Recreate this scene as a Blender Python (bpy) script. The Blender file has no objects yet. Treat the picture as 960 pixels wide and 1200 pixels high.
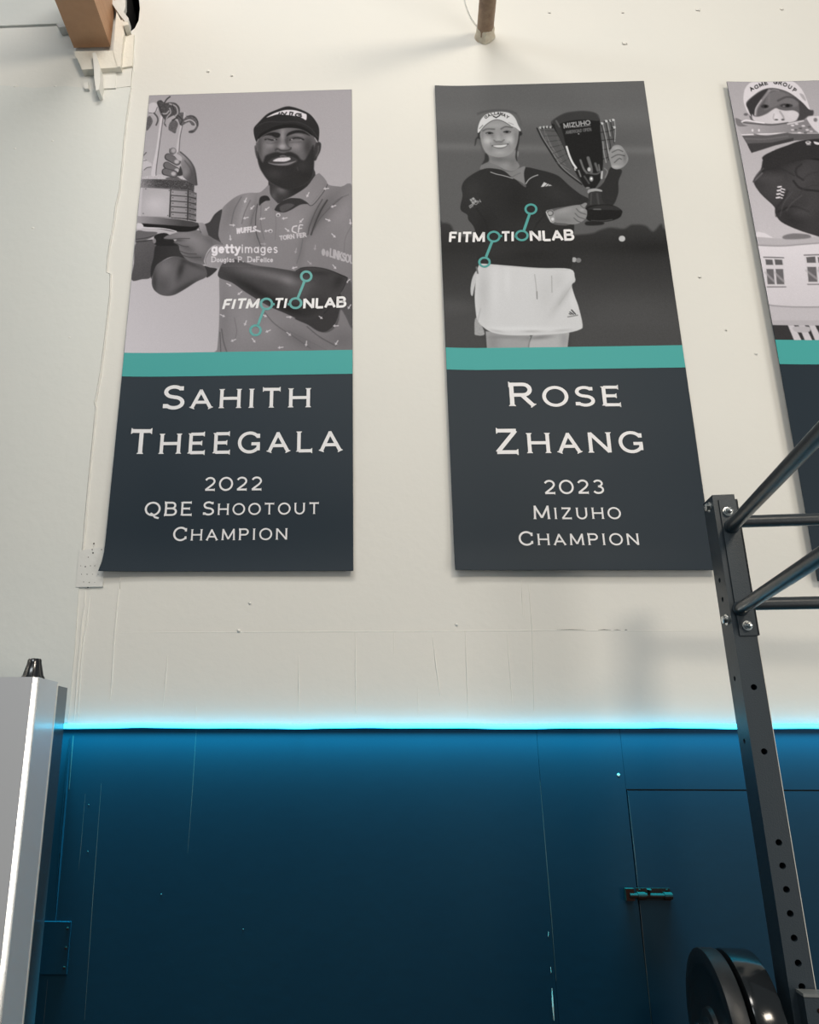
import bpy, bmesh, math, random
import numpy as np
from mathutils import Vector, Matrix

SC = bpy.context.scene
COL = SC.collection
PI = math.pi
random.seed(4)

# ------------------------------------------------------------------ camera
CF, CCX, CCY = 918.41, 380.06, 598.78          # focal length and principal point for a 960x1200 frame
CPITCH, CYAW, CROLL = .3072, -.0443, .0020
CAM = np.array([0.0, -2.3126, 1.55])
_fwd = np.array([math.sin(CYAW)*math.cos(CPITCH), math.cos(CYAW)*math.cos(CPITCH), math.sin(CPITCH)])
_rt0 = np.array([math.cos(CYAW), -math.sin(CYAW), 0.0])
_up0 = np.cross(_rt0, _fwd)
_rt = math.cos(CROLL)*_rt0 + math.sin(CROLL)*_up0
_up = -math.sin(CROLL)*_rt0 + math.cos(CROLL)*_up0
cd = bpy.data.cameras.new('camera')
cam = bpy.data.objects.new('camera', cd)
COL.objects.link(cam)
cd.sensor_fit = 'VERTICAL'; cd.sensor_height = 36.0; cd.sensor_width = 28.8
cd.lens = CF*36.0/1200.0
cd.shift_x = (480-CCX)/1200.0
cd.shift_y = (CCY-600)/1200.0
cd.clip_start = 0.02; cd.clip_end = 100
M = Matrix(((_rt[0], _up[0], -_fwd[0], CAM[0]), (_rt[1], _up[1], -_fwd[1], CAM[1]),
            (_rt[2], _up[2], -_fwd[2], CAM[2]), (0, 0, 0, 1)))
cam.matrix_world = M
SC.camera = cam

# ------------------------------------------------------------------ world, room lamps, exposure
SC.view_settings.view_transform = 'Standard'
SC.view_settings.look = 'None'
SC.view_settings.exposure = 0.0
SC.view_settings.gamma = 1.0
SC.view_settings.use_curve_mapping = False
wd = bpy.data.worlds.new('world'); SC.world = wd; wd.use_nodes = True
wd.node_tree.nodes['Background'].inputs[0].default_value = (0.80, 0.94, 1.0, 1)
wd.node_tree.nodes['Background'].inputs[1].default_value = 0.19

def area_lamp(name, loc, target, sx, sy, watts, colour):
    l = bpy.data.lights.new(name, 'AREA'); l.shape = 'RECTANGLE'; l.size = sx; l.size_y = sy
    l.energy = watts; l.color = colour
    o = bpy.data.objects.new(name, l); COL.objects.link(o)
    o.location = loc
    o.rotation_euler = (Vector(target)-Vector(loc)).to_track_quat('-Z', 'Y').to_euler()
    return o
area_lamp('ceiling_lamp_warm', (1.9, -4.6, 4.6), (0.6, 0, 2.6), 1.1, 0.6, 100, (1.0, 0.89, 0.74))
area_lamp('ceiling_lamp_cool', (-1.6, -3.6, 4.9), (-0.4, 0, 2.6), 1.4, 0.6, 26, (0.93, 0.98, 1.0))
area_lamp('ceiling_lamp_high', (-.3, -2.8, 5.4), (0.0, 0, 3.2), 1.4, 0.6, 60, (1.0, 0.95, 0.88))
area_lamp('open_door_daylight', (3.4, -3.2, 1.32), (0.2, -.2, 1.45), 1.3, 2.6, 54, (1.0, 0.95, 0.88))   # daylight through the doorway at the right

# ------------------------------------------------------------------ helpers
def s2l(c):
    c = np.asarray(c, float)/255.0
    return np.where(c <= .04045, c/12.92, ((c+.055)/1.055)**2.4)

def aty(px, py, Y=0.0):
    """point of the plane y = Y seen at photo pixel px, py"""
    d = _fwd + _rt*(px-CCX)/CF - _up*(py-CCY)/CF
    return CAM + d*((Y-CAM[1])/d[1])

def proj(P):
    d = P - CAM
    z = d @ _fwd
    return CCX + CF*(d @ _rt)/z, CCY - CF*(d @ _up)/z

_mats = {}
def mat(name, col, rough=.5, metal=0.0, spec=.5, noise=None, bump=None, coat=0.0, emis=None, attr=None):
    """procedural principled material; noise=(scale, amount, second colour), bump=(scale, strength)"""
    if name in _mats: return _mats[name]
    m = bpy.data.materials.new(name); m.use_nodes = True
    nt = m.node_tree; b = nt.nodes['Principled BSDF']
    b.inputs['Base Color'].default_value = (*col, 1)
    b.inputs['Roughness'].default_value = rough
    b.inputs['Metallic'].default_value = metal
    b.inputs['Specular IOR Level'].default_value = spec
    b.inputs['Coat Weight'].default_value = coat
    tc = nt.nodes.new('ShaderNodeTexCoord')
    if attr:
        a = nt.nodes.new('ShaderNodeAttribute'); a.attribute_name = attr
        nt.links.new(a.outputs['Color'], b.inputs['Base Color'])
    if noise:
        sc, amt, c2 = noise[:3]
        n = nt.nodes.new('ShaderNodeTexNoise'); n.inputs['Scale'].default_value = sc
        n.inputs['Detail'].default_value = 5; n.inputs['Roughness'].default_value = .6
        if len(noise) > 3:
            mp = nt.nodes.new('ShaderNodeMapping'); mp.inputs['Scale'].default_value = noise[3]
            nt.links.new(tc.outputs['Object'], mp.inputs[0]); nt.links.new(mp.outputs[0], n.inputs['Vector'])
        else:
            nt.links.new(tc.outputs['Object'], n.inputs['Vector'])
        r = nt.nodes.new('ShaderNodeValToRGB')
        r.color_ramp.elements[0].position = .5-.5*amt; r.color_ramp.elements[0].color = (*col, 1)
        r.color_ramp.elements[1].position = .5+.5*amt; r.color_ramp.elements[1].color = (*c2, 1)
        nt.links.new(n.outputs['Fac'], r.inputs[0]); nt.links.new(r.outputs[0], b.inputs['Base Color'])
    if bump:
        n2 = nt.nodes.new('ShaderNodeTexNoise'); n2.inputs['Scale'].default_value = bump[0]
        n2.inputs['Detail'].default_value = 4
        if len(bump) > 2:
            mp = nt.nodes.new('ShaderNodeMapping'); mp.inputs['Scale'].default_value = bump[2]
            nt.links.new(tc.outputs['Object'], mp.inputs[0]); nt.links.new(mp.outputs[0], n2.inputs['Vector'])
        else:
            nt.links.new(tc.outputs['Object'], n2.inputs['Vector'])
        bp = nt.nodes.new('ShaderNodeBump'); bp.inputs['Strength'].default_value = bump[1]
        bp.inputs['Distance'].default_value = .004
        nt.links.new(n2.outputs['Fac'], bp.inputs['Height']); nt.links.new(bp.outputs[0], b.inputs['Normal'])
    if emis:
        b.inputs['Emission Color'].default_value = (*emis[0], 1)
        b.inputs['Emission Strength'].default_value = emis[1]
    _mats[name] = m
    return m

def tag(o, label=None, cat=None, group=None, kind=None):
    if label: o['label'] = label
    if cat: o['category'] = cat
    if group: o['group'] = group
    if kind: o['kind'] = kind
    return o

def empty(name, loc=(0, 0, 0), rz=0.0):
    o = bpy.data.objects.new(name, None); COL.objects.link(o)
    o.location = loc; o.rotation_euler = (0, 0, rz); o.empty_display_size = .05
    return o

def link(name, bm, m, parent=None, smooth=False, bevel=0.0, seg=2):
    if bevel > 0:
        bmesh.ops.bevel(bm, geom=[e for e in bm.edges if len(e.link_faces) == 2 and e.calc_face_angle(0) > .6],
                        offset=bevel, segments=seg, affect='EDGES', profile=.5)
    bmesh.ops.recalc_face_normals(bm, faces=bm.faces)
    me = bpy.data.meshes.new(name); bm.to_mesh(me); bm.free()
    if smooth:
        for p in me.polygons: p.use_smooth = True
        me.set_sharp_from_angle(angle=.6)
    me.materials.append(m)
    o = bpy.data.objects.new(name, me); COL.objects.link(o)
    if parent: o.parent = parent
    return o

def pyd(name, verts, faces, m, parent=None, smooth=False):
    me = bpy.data.meshes.new(name); me.from_pydata([tuple(map(float, v)) for v in verts], [], faces)
    me.update(); me.materials.append(m)
    if smooth:
        for p in me.polygons: p.use_smooth = True
    o = bpy.data.objects.new(name, me); COL.objects.link(o)
    if parent: o.parent = parent
    return o

def bx(bm, x0, x1, y0, y1, z0, z1):
    v = [bm.verts.new((x, y, z)) for x in (x0, x1) for y in (y0, y1) for z in (z0, z1)]
    for f in ((0, 1, 3, 2), (4, 6, 7, 5), (0, 4, 5, 1), (2, 3, 7, 6), (0, 2, 6, 4), (1, 5, 7, 3)):
        bm.faces.new([v[i] for i in f])
    return v

def frame_of(a):
    a = Vector(a).normalized()
    t = Vector((0, 0, 1)) if abs(a.z) < .9 else Vector((1, 0, 0))
    u = a.cross(t).normalized(); w = a.cross(u).normalized()
    return a, u, w

def tube(bm, pts, r, n=16, caps=True):
    """round tube through pts; r a number or one per point"""
    pts = [Vector(p) for p in pts]; rings = []
    for i, p in enumerate(pts):
        d = (pts[min(i+1, len(pts)-1)]-pts[max(i-1, 0)])
        a, u, w = frame_of(d)
        rr = r[i] if isinstance(r, (list, tuple)) else r
        rings.append([bm.verts.new(p+u*rr*math.cos(2*PI*k/n)+w*rr*math.sin(2*PI*k/n)) for k in range(n)])
    for A, B in zip(rings, rings[1:]):
        for k in range(n): bm.faces.new((A[k], A[(k+1) % n], B[(k+1) % n], B[k]))
    if caps:
        bm.faces.new(rings[0]); bm.faces.new(rings[-1])

def lathe(bm, base, axis, prof, n=24, mod=None):
    """profile [(distance along axis, radius)] turned about axis from base"""
    a, u, w = frame_of(axis); base = Vector(base); rings = []
    for h, r in prof:
        if r < 1e-6: rings.append([bm.verts.new(base+a*h)]); continue
        ring = []
        for k in range(n):
            rr = r*(mod(k, n) if mod else 1.0)
            ring.append(bm.verts.new(base+a*h+u*rr*math.cos(2*PI*k/n)+w*rr*math.sin(2*PI*k/n)))
        rings.append(ring)
    for A, B in zip(rings, rings[1:]):
        if len(A) == 1 and len(B) == 1: continue
        for k in range(n):
            if len(A) == 1: bm.faces.new((A[0], B[(k+1) % n], B[k]))
            elif len(B) == 1: bm.faces.new((A[k], A[(k+1) % n], B[0]))
            else: bm.faces.new((A[k], A[(k+1) % n], B[(k+1) % n], B[k]))
    if len(rings[0]) > 1: bm.faces.new(rings[0])
    if len(rings[-1]) > 1: bm.faces.new(rings[-1])

def prism(bm, pts, y0, y1):
    """polygon in x,z extruded from y0 to y1"""
    A = [bm.verts.new((p[0], y0, p[1])) for p in pts]; B = [bm.verts.new((p[0], y1, p[1])) for p in pts]
    n = len(pts)
    bm.faces.new(A); bm.faces.new(B[::-1])
    for k in range(n): bm.faces.new((A[k], B[k], B[(k+1) % n], A[(k+1) % n]))

def NB(): return bmesh.new()

# ------------------------------------------------------------------ materials
WALLC = (.74, .725, .68)
m_wall = mat('wall_paint', WALLC, .62, spec=.25, noise=(1.3, .5, (.70, .69, .655)), bump=(34, .22))
m_wall_cool = mat('wall_paint_cool', (.665, .68, .655), .6, spec=.25, noise=(1.6, .5, (.70, .70, .665)), bump=(28, .3))
m_ridge = mat('wall_paint_ridge', (.77, .755, .71), .5, spec=.3)
m_patch = mat('patch_plate_paint', (.68, .675, .65), .5, spec=.3, bump=(60, .2))
m_plaster = mat('plaster', (.78, .74, .66), .7, spec=.2, bump=(60, .5))
m_navy = mat('navy_paint', (.0020, .0150, .0270), .55, spec=.12, noise=(2.0, .6, (.0035, .0185, .031)), bump=(40, .02))
m_navy2 = mat('navy_paint_hardware', (.020, .0095, .0075), .7, spec=.03)
m_groove = mat('panel_joint', (.012, .016, .02), .8)
m_dark = mat('black_void', (.006, .006, .006), .9)
m_chip = mat('bare_chip', (.50, .36, .30), .8, spec=.1)
m_floor = mat('rubber_floor', (.03, .03, .032), .8, noise=(90, .3, (.05, .05, .052)))
m_wood = mat('beam_wood', (.42, .225, .12), .55, noise=(9, .5, (.54, .31, .175), (1, 1, 14)), bump=(30, .25, (1, 1, 12)))
m_pipe = mat('rusty_pipe', (.20, .115, .07), .5, noise=(30, .5, (.36, .24, .15)), bump=(60, .3))
m_pipe_paint = mat('pipe_paint', (.72, .66, .54), .6, noise=(60, .3, (.62, .52, .40)))
m_rack = mat('rack_powdercoat', (.022, .033, .043), .42, spec=.45, bump=(320, .12))
m_tube = mat('rack_tube', (.026, .032, .038), .33, spec=.5, bump=(220, .1))
m_edge = mat('highlight_seam_steel', (.75, .72, .66), .35, metal=.3)  # pale metal for the post's painted edge highlight and the cabinet's rear seam
m_zinc = mat('zinc_bolt', (.72, .73, .72), .25, metal=1.0)
m_bumper = mat('bumper_rubber', (.016, .018, .020), .42, spec=.4, bump=(120, .08))
m_plate_gloss = mat('glossy_plate', (.012, .014, .016), .13, spec=.5)
m_bush = mat('dark_steel', (.10, .11, .12), .4, metal=.8)
m_silver = mat('silver_metal', (.60, .61, .64), .38, metal=.15, spec=.4)
m_trim = mat('polished_edge', (.92, .91, .88), .24, metal=1.0)
m_gasket = mat('dark_blue_grey_panel', (.055, .085, .11), .24, metal=.3, coat=.4)
for _m in (m_silver, m_gasket):
    _m.node_tree.nodes['Principled BSDF'].inputs['Coat Weight'].default_value = .45
    _m.node_tree.nodes['Principled BSDF'].inputs['Coat Roughness'].default_value = .14
m_black = mat('black_plastic', (.012, .013, .015), .2, spec=.6, coat=.4)
m_led = mat('led_tube', (.1, .4, .5), .4, emis=((.05, .66, 1.0), 4.0))
m_led_under = mat('led_diodes', (.1, .4, .5), .4, emis=((.0, .5, .90), 3.0))
m_sheet = mat('banner_navy', (.014, .025, .037), .5, spec=.2, bump=(3.2, .35))
m_print = mat('banner_photo_print', (.5, .5, .5), .55, spec=.08, attr='ink', bump=(3.2, .3))
m_teal = mat('banner_teal', (.058, .355, .345), .52, spec=.2, bump=(3.2, .3))
m_logo_teal = mat('logo_teal', (.050, .30, .29), .45, spec=.4)
m_white = mat('lettering_white', (.76, .75, .77), .45, spec=.35)
m_back = mat('banner_back', (.62, .62, .60), .5)

def cut(obj, cutter_bm):
    """carve a closed bmesh out of obj's mesh (applied at once, the cutter is removed)"""
    bmesh.ops.recalc_face_normals(cutter_bm, faces=cutter_bm.faces)
    me = bpy.data.meshes.new('cutter'); cutter_bm.to_mesh(me); cutter_bm.free()
    c = bpy.data.objects.new('cutter', me); COL.objects.link(c)
    c.matrix_world = obj.matrix_world.copy()
    md = obj.modifiers.new('cut', 'BOOLEAN'); md.object = c; md.operation = 'DIFFERENCE'; md.solver = 'EXACT'
    dg = bpy.context.evaluated_depsgraph_get()
    new = bpy.data.meshes.new_from_object(obj.evaluated_get(dg))
    obj.modifiers.clear(); obj.data = new
    bpy.data.objects.remove(c); bpy.data.meshes.remove(me)

# ================================================================== the setting
LEDZ = 1.641
WL, WR = -3.4, 3.4
bm = NB(); bx(bm, WL, WR, 0, .15, 0, 5.3)
wall = tag(link('wall_back', bm, m_wall), kind='structure')
wall['label'] = 'off white painted wall with navy panelled lower part'
hole_px = [(148, -30), (164, -30), (163, 0), (164, 10), (162.5, 24), (158, 33), (152, 38), (145, 43), (143.5, 30), (149, 26), (146, 8)]
hp = [(aty(*q)[0], aty(*q)[2]) for q in hole_px]
bm = NB(); prism(bm, hp, -.1, .3); cut(wall, bm)
wall.data.materials.append(m_dark)
for f in wall.data.polygons:
    if .01 < f.center.y < .149 and abs(f.center.x) < 3 and .3 < f.center.z < 5.2: f.material_index = 1  # sides of the hole coloured black for the darkness inside
bm = NB()
hx = [p[0] for p in hp]; hz = [p[1] for p in hp]
bx(bm, min(hx)-.02, max(hx)+.02, .151, .40, min(hz)-.02, max(hz)+.02)
bm.faces.ensure_lookup_table()
bmesh.ops.delete(bm, geom=[f for f in bm.faces if abs(f.calc_center_median().y-.151) < 1e-5], context='FACES')
link('cavity', bm, m_dark, wall)  # black box added behind the hole so no light shows through
bm = NB(); bx(bm, WL, WR, -6.5, 0, -.1, 0)
tag(link('floor', bm, m_floor), kind='structure')

# navy panels below the light strip, with open joints
PT = .012
def vx(px, py): return aty(px, py, -PT)[0]
DZ = aty(850, 926, -PT)[2]                       # top of the hatch door
DX = vx(736, 940)
xs = [WL, vx(634.5, 930), DX-.001]
def panel(x0, x1, z0, z1):
    bm = NB(); bx(bm, x0, x1, -PT, 0, z0, z1)
    return link('wall_panel', bm, m_navy, wall, bevel=.0006, seg=1)
G = .0004
for a, b in zip(xs, xs[1:]): panel(a+G, b-G, 0, LEDZ-.005)
panel(DX-.001+G, WR, DZ+.002, LEDZ-.005)
panel(DX+1.02, WR, 0, DZ-.002)
bm = NB(); bx(bm, WL+.01, WR-.01, -.0022, 0, 0.01, LEDZ-.02)
link('joint_backing', bm, m_groove, wall)
# hatch door with slide bolt
bm = NB(); bx(bm, DX+.0015, DX+1.018, -PT, -.0022, .01, DZ-.002)
door = tag(link('door_1', bm, m_navy, None, bevel=.0008, seg=1), kind='structure')
door['label'] = 'flush navy hatch door with a slide bolt'
sb = empty('slide_bolt', (aty(762, 1049, -PT)[0], -PT, aty(762, 1049, -PT)[2])); sb.parent = door
bm = NB(); bx(bm, -.036, .052, -.003, 0, -.012, .017); link('back_plate', bm, m_navy2, sb, bevel=.001)
bm = NB(); tube(bm, [(-.056, -.012, 0), (.052, -.012, 0)], .0062, 14); link('rod', bm, m_navy2, sb, smooth=True)
bm = NB()
for x0, x1 in ((-.036, -.016), (.032, .052)):
    tube(bm, [(x0, -.012, 0), (x1, -.012, 0)], .0085, 14)
    bx(bm, x0, x1, -.013, -.002, -.008, .008)
link('guide', bm, m_navy2, sb)
bm = NB(); bx(bm, -.066, -.044, -.014, 0, -.012, .017); link('keeper', bm, m_navy2, sb, bevel=.002)
bm = NB(); tube(bm, [(-.008, -.012, 0), (-.008, -.020, .013), (-.008, -.021, .017)], [.004, .004, .006], 12); link('knob', bm, m_navy2, sb, smooth=True)
for x, z in ((-.026, .012), (.044, .012), (-.028, -.008), (-.054, .012)):
    bm = NB(); lathe(bm, (x, -.003, z), (0, -1, 0), [(0, .003), (.0015, .0026), (.002, 0)], 10); link('screw', bm, m_navy2, sb, smooth=True)

# left drywall sheet with torn joint tape edge, and header above it
seam = [(157, 72), (154, 103), (152, 112), (148, 140), (145, 165), (143, 190), (141.5, 205), (140, 222), (135, 243), (133, 262), (129, 282), (126, 300),
        (124.5, 320), (129, 322), (128.5, 345), (125, 375), (122, 402), (117, 440), (113, 462), (110.5, 472), (112, 478), (108, 520), (102.5, 575), (99.5, 610), (97, 640), (95, 655)]
sh = [(aty(*q)[0], aty(*q)[2]) for q in seam]
sheet = [(WL+.01, sh[0][1]-.16)] + [(aty(x, y)[0], aty(x, y)[2]) for x, y in ((0, 101), (40, 104), (75, 102), (112, 105), (130, 103))] + sh[1:] + [(aty(88, 760)[0], aty(88, 760)[2]), (aty(80, 846)[0], LEDZ+.01), (WL+.01, LEDZ+.01)]
bm = NB(); prism(bm, sheet, -.0045, .0)
link('drywall_sheet', bm, m_wall_cool, wall, bevel=.0012, seg=2)

def ridge(pts, w=.004, h=.0025, m=m_ridge, name='tape_ridge', y=0.0):
    """thin raised paint bead along photo pixels pts on the wall"""
    P = [aty(px, py, y) for px, py in pts]
    bm = NB(); rows = []
    for i, p in enumerate(P):
        d = P[min(i+1, len(P)-1)]-P[max(i-1, 0)]; d = d/np.linalg.norm(d)
        n = np.array([-d[2], 0, d[0]])
        k = .35 if i in (0, len(P)-1) else random.uniform(.75, 1.15)
        rows.append([bm.verts.new(Vector(p+n*w*.5*k)), bm.verts.new(Vector(p+n*w*.2*k+np.array([0, -h*k, 0]))),
                     bm.verts.new(Vector(p-n*w*.2*k+np.array([0, -h*k, 0]))), bm.verts.new(Vector(p-n*w*.5*k))])
    for A, B in zip(rows, rows[1:]):
        for k in range(3): bm.faces.new((A[k], A[k+1], B[k+1], B[k]))
    return link(name, bm, m, wall)
ridge([(x+1.2, y) for x, y in seam[1:]], .006, .0065)
ridge([(158.5, 40), (157.5, 60), (156, 84), (154, 102)], .005, .004)
ridge([(100, 692), (99.7, 709), (97, 725), (95, 748), (91, 790), (87, 845)], .007, .004)
ridge([(105.5, 698), (102, 728), (98.5, 746), (94.5, 790), (91, 845)], .006, .0035)
ridge([(141, 676), (137.6, 711), (135, 737), (133.5, 758), (131, 800), (129, 822)], .005, .003)
for r in ([(196.7, 768), (194, 798), (191, 830)], [(350, 768), (350, 800), (350.5, 834)], [(416.5, 740), (416.8, 790), (417, 838)],
          [(462, 741), (462, 766)], [(507, 745), (511, 780), (516, 816)], [(545.5, 740), (547, 790), (549, 842)], [(594.5, 740), (597, 780), (601, 828)],
          [(611, 680), (612, 700), (613, 722)], [(619.5, 684), (624, 738), (625, 790), (626, 834)], [(230, 828), (229.5, 843)], [(490, 806), (490.5, 838)]):
    ridge(r, .0036, .0022)
ridge([(140, 741.5), (240, 741), (340, 740.5), (440, 740), (540, 739.5), (640, 738.5), (740, 739), (840, 739)], .003, .0009)
for a, b in (((645, 738.3), (694, 738.6)), ((701, 738.2), (716, 738.2)), ((719, 738.4), (728, 738.6)), ((732, 738.4), (735.5, 738.4))):
    ridge([a, ((a[0]+b[0])/2, a[1]-.3), b], .0022, .0008, m_dark, 'crack')
ridge([(141, 676), (140.6, 690)], .0016, .0012, m_dark, 'crack')
for px, py, s in ((818, 12, .008), (916, 11, .006), (644, 15, .005), (730, 15, .005), (732, 51, .009), (244, 84, .006), (272, 89, .005), (62, 166, .006), (18, 175, .006),
                  (39, 268, .007), (82, 396, .005), (18, 102, .008), (65, 102, .006), (293, 707, .004), (820, 325, .005), (851, 387, .004), (886, 415, .004), (535, 732, .004), (280, 739, .005)):
    c = aty(px, py)
    bm = NB(); bmesh.ops.create_icosphere(bm, subdivisions=2, radius=s)
    for v in bm.verts: v.co = Vector((v.co.x*random.uniform(.9, 1.2), v.co.y*.5, v.co.z*random.uniform(.6, .9)))+Vector((c[0], -.003, c[2]))
    link('paint_lump', bm, m_ridge, wall, smooth=True)
# perforated patch plate at the corner joint
pp = [(aty(*q)[0], aty(*q)[2]) for q in ((93.5, 646), (124.5, 641), (121, 688), (89.5, 688.5))]
bm = NB(); prism(bm, pp, -.0065, -.0005); pl = link('patch_plate', bm, m_patch, wall, bevel=.0008, seg=1)
for px, py, r in ((110, 637, .0028), (108, 644, .002), (109, 648, .0026), (103.5, 653, .0018), (94.5, 663, .0014), (100, 664, .0024), (106, 663, .0018), (111, 663, .0016), (118, 663, .0026),
                  (95.5, 673, .0016), (102, 673, .0018), (108.5, 673, .0013), (115, 673, .0014), (98, 682, .0016), (104.5, 682.5, .0018), (111, 682.5, .0012), (103, 688.5, .0022), (119, 644, .002)):
    c = aty(px, py, -.0066)
    bm = NB(); lathe(bm, (c[0], -.0064, c[2]), (0, -1, 0), [(0, r*.9), (.0004, r*.75)], 10); link('hole', bm, m_navy2, wall)
# chips and scratches in the navy panels
def chip(pts, w): ridge(pts, w, .0006, m_chip, 'paint_chip', -PT)
chip([(647, 1158), (647.6, 1170), (648.2, 1180), (649.5, 1196)], .0034)
chip([(645.5, 1133), (646, 1140)], .003); chip([(643, 1092), (642.6, 1098)], .0022)
bm = NB(); c = aty(725, 908, -PT); lathe(bm, (c[0], -PT, c[2]), (0, -1, 0), [(0, .0040), (.0003, .0034), (.0004, 0)], 12); link('paint_chip', bm, m_chip, wall)
m_scr = mat('pale_scratch', (.055, .05, .045), .6)
ridge([(118.8, 918), (109, 1050), (99, 1196)], .0016, .00015, m_scr, 'scratch', -PT)
ridge([(633, 915), (640, 1000), (646, 1070), (652, 1150)], .0016, .00015, m_scr, 'scratch', -PT)
ridge([(736.3, 932), (744, 1000), (748, 1040)], .0016, .00015, m_scr, 'scratch', -PT)
ridge([(750, 1060), (757, 1130), (764, 1200)], .0015, .00015, m_scr, 'scratch', -PT)
ridge([(230, 856), (226, 920), (220, 1000)], .0014, .00015, m_scr, 'scratch', -PT)
ridge([(100, 930), (95, 990), (92, 1020)], .0012, .00015, m_scr, 'scratch', -PT)
ridge([(82, 865), (77, 930), (71, 1000), (65, 1079)], .010, .006, m_navy, 'tape_ridge', -PT)
ridge([(86, 862), (81, 925)], .005, .0008, m_scr, 'scratch', -PT)
ridge([(56, 1148), (51, 1200)], .0016, .00015, m_scr, 'scratch', -PT)
for px, py in ((104, 943), (189, 1048), (285, 1089), (103, 998)):
    c = aty(px, py, -PT); bm = NB(); lathe(bm, (c[0], -PT, c[2]), (0, -1, 0), [(0, .0016), (.0006, 0)], 8); link('scratch', bm, m_scr, wall)

# upper left: header board, ledger pieces and plaster around the beam pocket (wall parts)
bL, bR = aty(88, 59), aty(130.5, 58)
bz = (bL[2]+bR[2])/2
hz0 = aty(40, 28.5, -.009)[2]
bm = NB(); bx(bm, WL+.02, bL[0]-.022, -.009, 0, hz0, 5.28); link('header_board', bm, m_wall_cool, wall, bevel=.002)
def pieces(name, pts, y0, y1, m, bev=.001):
    P = [(aty(px, py, y1)[0], aty(px, py, y1)[2]) for px, py in pts]
    bm = NB(); prism(bm, P, y0, y1); return link(name, bm, m, wall, bevel=bev, seg=1)
pieces('ledger_block', [(87, 60), (132.5, 59.5), (138, 79), (96, 81.5), (94, 76), (89, 66)], 0, -.030, m_plaster)
pieces('nailer', [(108.5, 62), (112, 61.5), (117, 78), (117.5, 92), (116, 105), (112.5, 106), (110.5, 92), (110, 80)], 0, -.052, m_ridge)
pieces('plaster_strip', [(136.5, 13), (142, 24), (144, 22), (145.5, 40), (144, 46), (141, 78), (137.5, 78), (132.5, 60)], 0, -.034, m_plaster)
pieces('plaster_strip', [(143, 44), (152, 41), (157, 40), (156, 60), (155, 77), (138, 80), (140, 60)], 0, -.014, m_plaster)
pieces('plaster_strip', [(136, 81), (155, 78), (153, 101), (135, 103)], 0, -.006, m_wall)
pieces('plaster_strip', [(115, 82), (136, 80), (135.5, 103), (116, 104)], 0, -.010, m_wall)
pieces('plaster_strip', [(98, 97), (103, 96), (104, 104), (99, 104)], 0, -.016, m_ridge)
pieces('plaster_strip', [(144, 25), (150, 25.5), (150.5, 29), (145, 30)], 0, -.05, m_plaster)
pieces('plaster_strip', [(129, -12), (147, -12), (147, 8), (144.5, 17), (134, 2)], 0, -.02, m_patch)
pieces('strap', [(122, -12), (128, -12), (133.5, 0), (150.5, 21), (150, 25), (146.5, 25), (140, 17), (128.5, 0)], 0, -.040, m_patch)
pieces('plaster_strip', [(66, 28), (80, 25), (80, 31), (69, 32)], 0, -.035, m_patch)

bw = bR[0]-bL[0]
bm = NB(); bx(bm, bL[0], bR[0], -2.1, -.012, bz, bz+.29)
beam = tag(link('ceiling_beam', bm, m_wood, None, bevel=.003), 'brown wooden roof beam entering the wall beside a dark hole', 'beam')

# ================================================================== rusty pipe
pb = aty(568, 43, 0)
best = min(np.linspace(-.5, -.02, 200), key=lambda Y: abs(aty(571.7, 0, Y)[2]-pb[2]))
pt = aty(571.7, 0, best); pd_ = Vector(pt-pb).normalized()
pr = 9.6*float((pb-CAM) @ _fwd)/CF
pipe = empty('sprinkler_pipe', (pb[0], 0, pb[2]))
bm = NB(); tube(bm, [Vector((0, 0, 0)), pd_*.04, pd_*.3, pd_*1.2], pr, 24); link('pipe', bm, m_pipe, pipe, smooth=True)
bm = NB(); lathe(bm, (0, .0, 0), pd_, [(.001, pr*1.22), (.012, pr*1.16), (.022, pr*1.05), (.040, pr*1.04), (.046, pr*1.005)], 24,
                 lambda k, n: 1+.05*math.sin(5*k*2*PI/n)+.03*math.sin(9*k*2*PI/n+1)); link('painted_collar', bm, m_pipe_paint, pipe, smooth=True)
tag(pipe, 'rusty brown pipe with white painted collar coming out of the wall', 'pipe')
bm = NB(); tube(bm, [Vector(aty(x, y, -.006)) for x, y in ((544, -8), (546, 3), (548.5, 11), (552.5, 20), (557, 27), (560, 30))], .0022, 8)
tag(link('wire', bm, m_ridge, None, smooth=True), 'thin white wire running down to the rusty pipe', 'wire')

# ================================================================== light strip
LEDW = 560.0
led = empty('led_strip', (0, -PT, LEDZ))
n = 150; xa, xb = -1.75, 2.3
def ledz(x): return .0010*math.sin(x*9.3+.6)+.0007*math.sin(x*21+2)+.0003*math.sin(x*47)
LP = [(xa+(xb-xa)*i/n, -.010, ledz(xa+(xb-xa)*i/n)) for i in range(n+1)]
bm = NB(); tube(bm, LP, .0066, 12); link('light_tube', bm, m_led, led, smooth=True)
V, Fc = [], []
for x, y, z in LP: V += [(x, y+.001, z-.0072), (x, y-.0045, z-.0068)]
for i in range(n): Fc.append((2*i, 2*i+1, 2*i+3, 2*i+2))
o = pyd('diode_row', V, Fc, m_led_under, led)
ll = bpy.data.lights.new('led_strip_light', 'AREA'); ll.shape = 'RECTANGLE'; ll.size = xb-xa; ll.size_y = .006; ll.spread = math.radians(64)
ll.energy = LEDW; ll.color = (.0, .72, 1.0); ll.use_nodes = True
nt = ll.node_tree; em = nt.nodes['Emission']; fo = nt.nodes.new('ShaderNodeLightFalloff'); fo.inputs['Strength'].default_value = 1.0; fo.inputs['Smooth'].default_value = .0015
nt.links.new(fo.outputs['Linear'], em.inputs['Strength'])
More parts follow.
